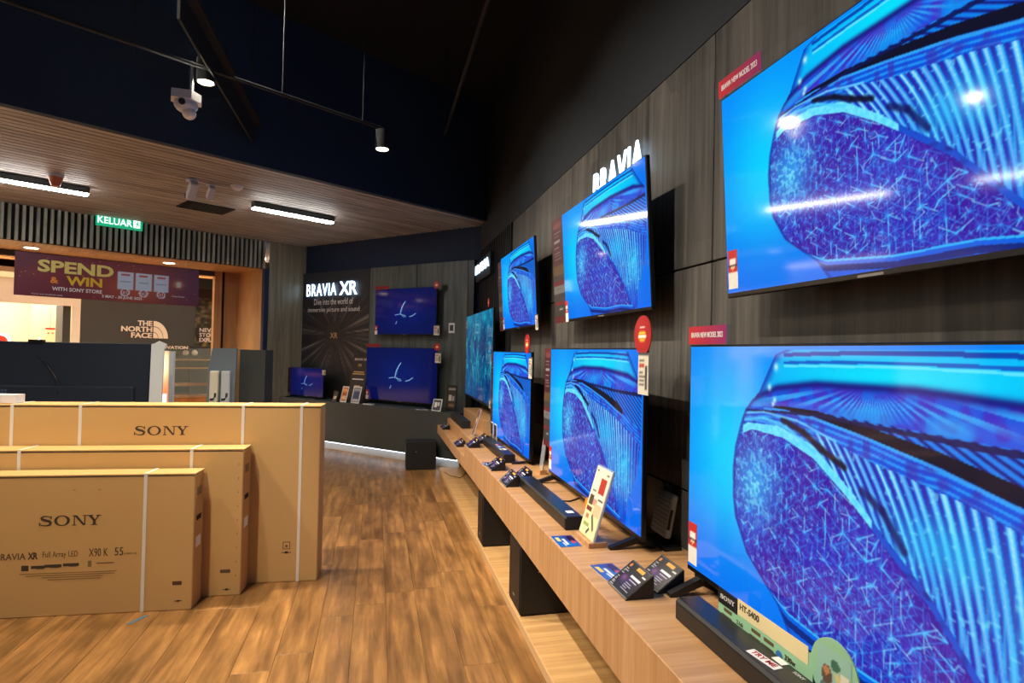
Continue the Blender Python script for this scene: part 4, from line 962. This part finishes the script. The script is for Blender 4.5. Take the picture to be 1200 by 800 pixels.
# banner
bn = thing('banner', 'maroon SPEND and WIN promotion banner hung in the shop entrance', 'banner', 'F', -9.65, 2.03, 2.12)
A = Art(160, 44, (104, 24, 48)); A.ell(.66, .62, .26, .5, (196, 90, 40), .85, True); A.ell(.12, .4, .12, .25, (140, 40, 40), .7, True); A.ell(.97, .5, .2, .8, (90, 40, 92), .75, True); A.ell(.02, .0, .2, .5, (86, 24, 56), .7, True); A.ell(.42, .2, .2, .2, (130, 50, 56), .6, True)
R = np.random.RandomState(3)
for k in range(60): A.ell(R.rand(), R.rand(), .003, .01, (220, 150, 90), .7)
for k, u in enumerate((.51, .615, .72)):
    A.rect(u, .24, u + .09, .68, (200, 215, 240)); A.ell(u + .045, .76, .026, .10, (220, 228, 244)); A.ell(u + .045, .76, .018, .07, (150, 30, 50)); A.rect(u + .02, .30, u + .07, .335, (190, 60, 70))
    for v in (.42, .48, .54): A.rect(u + .015, v, u + .075, v + .015, (130, 150, 190))
A.ell(.87, .45, .03, .1, (230, 180, 120), .9, True); A.rect(.857, .38, .885, .52, (190, 200, 190)); A.rect(.868, .36, .874, .52, (210, 160, 60))
B3((-.006, -1.08, 0), (0, 1.08, .555)).build('sheet', 'price_red', bn); put('print', A.mesh('print', 2.16, .555, 'print'), bn, MXF(.001, 0, 0))
mat('pale_gold', (232, 214, 120), .6)
BV = lambda u0, u1, v0, v1: (MXF(.002, (u0 + u1) / 2 * 2.16 - 1.08, .555 * (1 - (v0 + v1) / 2)), (u1 - u0) * 2.16, (v1 - v0) * .555)
for wd_, q, c, bo in (('SPEND', (.106, .49, .13, .42), 'pale_gold', .035), ('WIN', (.245, .43, .47, .69), 'yellow', .035), ('&', (.167, .208, .52, .67), 'orange', .03), ('WITH SONY STORE', (.177, .43, .75, .84), 'text_white', .02), ('3 MAY - 30 JUNE 2023', (.43, .652, .86, .95), 'text_white', .02), ('Lucky Draws', (.83, .91, .75, .80), 'text_white', .0), ('Terms and conditions apply', (.08, .23, .93, .965), 'text_white', .0)):
    M_, w_, h_ = BV(*q); fit(bn, wd_, M_, w_, h_, c, bold=bo)
for k, u in enumerate((.555, .66, .765)): M_, w_, h_ = BV(u - .011, u + .011, .725, .80); fit(bn, '0%d' % (k + 1), M_, w_, h_, 'text_white')
for y in (-.9, .9): B3((-.004, y - .002, .555), (-.001, y + .002, .66)).build('hanging_wire', 'silver', bn)
# strip lights under the wooden ceiling
def strip(label, t, s0, s1):
    o = thing('strip_light', label, 'lamp', 'F', t, (s0 + s1) / 2, 3.22, 'strip lights on the wooden ceiling'); L = s1 - s0
    MB().bbox((-.05, -L / 2, -.07), (.05, L / 2, -.001), .004, 1).build('housing', 'charcoal', o)
    m = MB(); m.bbox((-.046, -L / 2 + .006, -.09), (.046, L / 2 - .006, -.0705), .006, 1); m.build('diffuser', 'strip_white', o)
strip('white strip light on the wooden ceiling at the left edge', -7.75, -.15, 1.36)
strip('white strip light on the wooden ceiling above the pillar', -6.90, 2.78, 3.80)
strip('white strip light on the wooden ceiling, out beyond the left edge', -7.75, -2.6, -1.1)
# vent, cameras, detectors on the wooden ceiling
v = thing('ceiling_vent', 'black rectangular air vent in the wooden ceiling', 'vent', 'F', -7.68, 2.53, 3.219)
B3((-.21, -.27, -.012), (.21, .27, 0)).build('vent_frame', 'beam_black', v)
for k in range(7): B3((-.19 + k * .058, -.25, -.018), (-.165 + k * .058, .25, -.012)).build('vent_blade', 'black_gloss', v)
def bullet_camera(label, t, s, k=1.0, dark=True):
    o = thing('security_camera', label, 'camera', 'F', t, s, 3.22, 'cameras on the wooden ceiling')
    MB().cyl((0, 0, -.02 * k), (0, 0, -.001), .075 * k, n=20).build('mount_plate', 'camera_white', o)
    MB().cyl((0, 0, -.12 * k), (0, 0, -.02 * k), .03 * k, n=14).build('arm', 'camera_white', o)
    X = Matrix.Translation((0, 0, -.16 * k)) @ Matrix.Rotation(-.75, 4, 'Y')
    m = MB(); m.bbox((-.1 * k, -.05 * k, -.05 * k), (.15 * k, .05 * k, .05 * k), .015 * k, 2); m.xf(X); m.build('camera_body', 'camera_white', o)
    if dark:
        m = MB(); m.box((-.105 * k, -.055 * k, .0), (-.06 * k, .055 * k, .056 * k)); m.xf(X); m.build('dark_collar', 'charcoal', o)
bullet_camera('larger white bullet camera on the wooden ceiling by the vent', -6.5, 2.0, .8)
bullet_camera('smaller white sensor beside the bullet camera on the wooden ceiling', -6.56, 2.2, .6, False)
o = thing('smoke_detector', 'small white round detector on the wooden ceiling', 'detector', 'F', -6.38, 2.40, 3.22); MB().cyl((0, 0, -.03), (0, 0, -.001), .05, .065, n=20).build('base', 'camera_white', o); MB().cyl((0, 0, -.045), (0, 0, -.03), .03, .045, n=20).build('cap', 'white', o)
o = thing('smoke_detector', 'orange and white detector beside the left strip light', 'detector', 'F', -7.40, 1.02, 3.22); MB().cyl((0, 0, -.03), (0, 0, -.001), .07, n=20).build('base', 'camera_white', o); MB().cyl((0, 0, -.12), (0, 0, -.03), .035, .065, n=20).build('orange_cover', 'detector_orange', o)
# downlights in the portal soffit
for k, (t_, s_) in enumerate(((-9.93, 1.14), (-9.93, 2.77), (-9.93, -.5))):
    o = thing('downlight', ('round downlight in the entrance soffit, left above the banner', 'round downlight in the entrance soffit, right above the banner', 'round downlight in the entrance soffit beyond the left edge')[k], 'lamp', 'F', t_, s_, 2.78, 'downlights in the entrance soffit')
    MB().cyl((0, 0, -.012), (0, 0, -.0005), .095, n=24).build('rim', 'white', o); MB().cyl((0, 0, -.016), (0, 0, -.012), .075, n=24).build('lens', 'lamp_warm', o)
    l = bpy.data.lights.new('downlight_bulb', 'SPOT'); l.energy = 40; l.color = (1, .9, .74); l.spot_size = 2.4; l.spot_blend = .6; l.shadow_soft_size = .06
    link('downlight_bulb', l, o, loc=(0, 0, -.03))

# ================================================================== dark high ceiling: track, spots, pipes
def spotlight(label, x, y, z, power, spread=2.75, col=(1, .85, .62), aim=None, ztop=3.55):
    o = link('hanging_spotlight', None, None, label, 'lamp', 'hanging cylinder spotlights', None, Vector((x, y, z)))
    m = MB(); m.cyl((0, 0, .008), (0, 0, .16), .058, n=24); m.cyl((0, 0, .0), (0, 0, .008), .058, n=24, cap=False); m.build('lamp_body', 'beam_black', o)
    MB().cyl((0, 0, .001), (0, 0, .006), .05, n=24).build('lens', 'lamp_warm', o)
    if ztop - z > .17: MB().cyl((0, 0, .16), (0, 0, ztop - z), .005, n=8).build('drop_rod', 'beam_black', o)
    l = bpy.data.lights.new('spot_bulb', 'SPOT'); l.energy = power; l.color = col; l.spot_size = spread; l.spot_blend = .8; l.shadow_soft_size = .05
    b = link('spot_bulb', l, o, loc=(0, 0, -.01))
    if aim is not None:
        b.rotation_euler = (Vector(aim) - Vector((x, y, z))).to_track_quat('-Z', 'Y').to_euler()
spotlight('warm hanging spotlight in the dark ceiling above the aisle', -1.121, 4.872, 3.20, LAMP_AISLE * .45, ztop=3.386)
spotlight('warm hanging spotlight beside the white dome camera', -2.132, 3.97, 3.325, LAMP_AISLE, ztop=3.386)
spotlight('warm hanging spotlight above the cartons, out of the left edge', -3.05, 3.02, 3.25, LAMP_AISLE, ztop=3.386)
spotlight('added warm spotlight out of view overhead, lighting the near floor', -1.9, 1.6, 3.25, LAMP_AISLE, ztop=4.69)  # added lamp out of view, put in to light the near floor
cd = thing('conduit', 'thin horizontal conduit carrying the hanging spotlights', 'pipe', 'F', -4.235, 0, 3.40)
MB().cyl((0, -3.4, 0), (0, 2.75, 0), .013, n=10).build('pipe', 'conduit', cd)
for y in (.95, 1.9, 2.58): MB().cyl((0, y, -.05), (0, y, 1.3), .004, n=6).build('hanger_rod', 'conduit', cd)
for k, (s_, t_) in enumerate(((1.5, -1.4), (3.1, -1.4), (4.5, -1.4))):  # added out-of-view spots that fill the counter and the wall under the televisions
    p = P('W', t_, s_); a = P('W', 1.15, s_ + .25, .9)
    spotlight(('added unseen fill spotlight aimed at the counter, nearest', 'added unseen fill spotlight aimed at the counter, second', 'added unseen fill spotlight aimed at the counter, third')[k], p.x, p.y, 4.5, LAMP_COUNTER_FILL * 2.2, 1.3, (1, .92, .80), a, ztop=4.69)
bm_ = thing('ceiling_beam', 'black suspended beam running toward the wooden bulkhead', 'beam', 'W', -1.12, 4.2, 3.55)
MB().box((-.02, -1.4, -.02), (.06, 1.5, .02)).build('top_rail', 'conduit', bm_); m = MB(); m.prism([(-.6, -.19), (1.5, -.19), (1.5, -.02), (-.6, -.02)], 0, -.015, .0); m.build('side_plate', 'beam_black', bm_)
for y in (-.4, 1.2): MB().cyl((.02, y, .02), (.02, y, 1.15), .006, n=6).build('hanger_rod', 'conduit', bm_)
pp = thing('ceiling_pipe', 'dark pipe under the high ceiling along the television wall', 'pipe', 'W', .65, 4.0, 3.8); MB().cyl((0, -1.5, 0), (0, 2.1, 0), .016, n=10).build('pipe', 'conduit', pp); MB().cyl((0, 2.08, -.02), (0, 2.08, .9), .008, n=6).build('hanger_rod', 'conduit', pp); MB().cyl((0, 0, -.02), (0, 0, .9), .008, n=6).build('hanger_rod', 'conduit', pp)
# white dome camera hanging beside the spotlight
dc = link('dome_camera', None, None, 'white multi-eye security camera hanging from the dark ceiling', 'camera', None, None, Vector((-2.207, 3.873, 3.13)), .5)
MB().cyl((.03, 0, .07), (.03, 0, .30), .009, n=8).build('drop_rod', 'silver', dc)
m = MB(); m.prism([(-.085, -.06), (.03, -.085), (.09, -.02), (.09, .05), (-.02, .085), (-.09, .04)], 2, .02, .075); m.build('mount_plate', 'camera_white', dc)
m = MB(); m.sphere((0, 0, -.0), .07, sc=(1.05, .95, .8)); m.build('upper_housing', 'camera_white', dc); MB().sphere((.02, -.01, -.055), .043).build('lower_eye', 'white', dc)
MB().cyl((-.02, -.05, .0), (-.024, -.068, -.004), .021, n=18).build('lens', 'black_gloss', dc)

# ================================================================== the mall beyond the entrance
TN = -15.0
nf = thing('store_facade', 'dark neighbouring shop front with white lettering and a quarter-dome mark', 'facade', 'F', TN, 0)
B3((-.2, 2.57, 0), (0, 4.92, 3.2)).build('dark_wall', 'store_dark', nf) if False else None
B3((-.2, 2.57, 1.50), (0, 4.78, 3.3)).build('dark_wall', 'store_dark', nf)
B3((-.2, 2.57, 0), (0, 2.75, 1.50)).build('wall_pier', 'store_dark', nf)
for k, (wd_, s0) in enumerate((('THE', 3.60), ('NORTH', 3.29), ('FACE', 3.48))):
    solid(nf, wd_, MXF(.01, (s0 + 3.885) / 2, 1.995 - k * .135), 3.885 - s0, .118, .012, 'off_white', bold=.03)
m = MB()
def arc(r0, r1):
    n = 14
    for i in range(n):
        a, b = math.pi / 2 * i / n, math.pi / 2 * (i + 1) / n
        m.prism([(3.91 + r0 * math.cos(a) * .76, 1.666 + r0 * math.sin(a)), (3.91 + r1 * math.cos(a) * .76, 1.666 + r1 * math.sin(a)), (3.91 + r1 * math.cos(b) * .76, 1.666 + r1 * math.sin(b)), (3.91 + r0 * math.cos(b) * .76, 1.666 + r0 * math.sin(b))], 0, .004, .016)
arc(.0, .125); arc(.14, .255); arc(.27, .39); m.build('quarter_dome_mark', 'off_white', nf)
solid(nf, 'INNOVATION', MXF(.012, 4.26, 1.465), .74, .07, .008, 'off_white', bold=.02)
# mural window to the right of the dark wall
A = Art(40, 100, (40, 42, 34)); nn = noise2(40, 100, 12, 26, 4); A.mix(np.clip(nn * 2 - .8, 0, 1), (120, 116, 92)); A.mix(np.clip(noise2(40, 100, 20, 40, 9) * 2 - 1.2, 0, 1), (62, 74, 40)); A.rect(0, 0, 1, .16, (36, 24, 18)); A.ell(.66, .5, .14, .05, (226, 160, 60)); A.poly([(.6, .55), (.45, .75), (.3, 1)], .02, (150, 130, 80), 1, .4)
put('mural', A.mesh('mural', 1.0, 1.4, 'print'), nf, MXF(-.3, 5.28, 1.50)); B3((-.34, 4.78, 0), (-.31, 5.9, 3.2)).build('window_back', 'store_dark', nf)
for k, wd_ in enumerate(('NEVER', 'STOP', 'EXPLORING')): fit(nf, wd_, MXF(-.25, 4.96 + (.42, .33, .66)[k] / 2, 1.90 - k * .12), (.42, .33, .66)[k], .095, 'text_white', bold=.02)
# low display window
B3((-.9, 2.75, 0), (-.85, 5.9, 1.5)).build('window_back', mat('olive', (92, 84, 58), .6), nf); B3((-.85, 2.75, 0), (-.05, 5.9, .35)).build('display_floor', 'mall_wood', nf); B3((-.8, 2.75, .55), (-.3, 5.9, .62)).build('display_step', 'mall_wood', nf)
for z in (.98, 1.18): MB().cyl((-.1, 2.75, z), (-.1, 5.9, z), .016, n=8).build('brass_rail', 'brass', nf)
B3((-.03, 2.75, .3), (-.02, 5.9, 1.45)).build('window_pane', 'shop_glass', nf)
m = MB(); R = np.random.RandomState(8)
for k in range(26): m.sphere((-.2 + R.uniform(-.05, .05), 4.15 + R.uniform(0, .35), 1.34 + R.uniform(-.03, .06)), R.uniform(.03, .055), 8, 5)
m.build('hedge', 'plant', nf); B3((-.32, 3.7, 1.22), (-.1, 5.6, 1.28)).build('plant_shelf', 'store_dark', nf)
for y in (4.65, 4.85): MB().sphere((-.2, y, 1.34), .07).build('white_pot', 'off_white', nf)
# bright store at the left of the dark wall
bs = thing('bright_store', 'bright beige store with a white portal frame beyond the entrance', 'facade', 'F', TN, 0)
B3((-.1, -4, 2.29), (0, 2.56, 2.78)).build('portal_head', 'off_white', bs); B3((-.1, 2.42, 0), (0, 2.56, 2.29)).build('portal_post', 'off_white', bs); B3((-3.0, -4, 0), (-2.9, 3.4, 3.2)).build('back_wall', 'beige', bs); B3((-.9, 2.28, 0), (-.1, 2.41, 2.9)).build('dark_jamb', 'store_dark', bs)
B3((-2.9, 2.05, 0), (-2.3, 2.9, 2.9)).build('pier', mat('warm_cream', (236, 216, 170), .6), bs); B3((-3, -4, 2.9), (-.1, 3.4, 3.0)).build('soffit', 'off_white', bs)
for y in (1.08, 1.2, 2.1): B3((-2.88, y, 1.5), (-2.85, y + .03, 2.9)).build('hanging_rod', 'silver', bs)
l = bpy.data.lights.new('store_lamp', 'AREA'); l.shape = 'RECTANGLE'; l.size = 2.2; l.size_y = 5; l.energy = 300; l.color = (1, .88, .7)
b = link('store_lamp', l, bs, loc=(-1.5, .5, 2.88)); 
MB().tube([(-1.2, 1.06 + .22 * math.cos(a), 1.75 + .25 * math.sin(a)) for a in np.linspace(-1.2, 1.6, 14)], .022).build('neon_arc', 'neon', bs)
MB().tube([(-1.2, 1.42 + .14 * math.cos(a), 1.53 + .14 * math.sin(a)) for a in np.linspace(-.2, 1.9, 10)], .018).build('neon_arc', 'neon', bs)
MB().cyl((-1.25, 1.40, 1.52), (-1.22, 1.40, 1.52), .13, n=24).build('red_disc', 'red_disc', bs); B3((-1.26, 1.1, 1.42), (-1.21, 1.36, 1.66)).build('blue_panel', 'blue_disc', bs)
MB().tube([(-1.2, 2.02, 1.5), (-1.2, 2.06, 1.62)], .016).build('neon_stroke', 'neon', bs)
o = thing('toy_figure', 'small hanging red and cream box figure in the bright store', 'figure', 'F', TN - 2.0, 2.34, 1.66); B3((-.06, -.08, -.02), (.06, .08, .16)).build('body', 'cream', o); B3((-.065, -.085, .16), (.065, .085, .2)).build('red_top', 'red_disc', o)
for y in (-.04, .04): B3((.06, y - .015, .06), (.064, y + .015, .09)).build('eye', 'red_disc', o)
MB().cyl((0, 0, .2), (0, 0, 1.24), .008, n=6).build('cord', 'silver', o)
# mall ceiling of wooden slats with warm light lines
mc = structure('ceiling_mall', B3((-24, -8, 3.22), (-10.6, 10, 3.3)), 'mall_wood', 'F')
for k in range(9):
    B3((-11.4 - k * .42, -7, 3.10), (-11.28 - k * .42, 9, 3.219)).build('slat', 'mall_wood', mc); B3((-11.2 - k * .42, -7, 3.2), (-11.16 - k * .42, 9, 3.218)).build('light_line', 'mall_led', mc)
structure('wall_mall', B3((-24.2, -8, 0), (-24, 10, 3.3)), 'off_white', 'F')
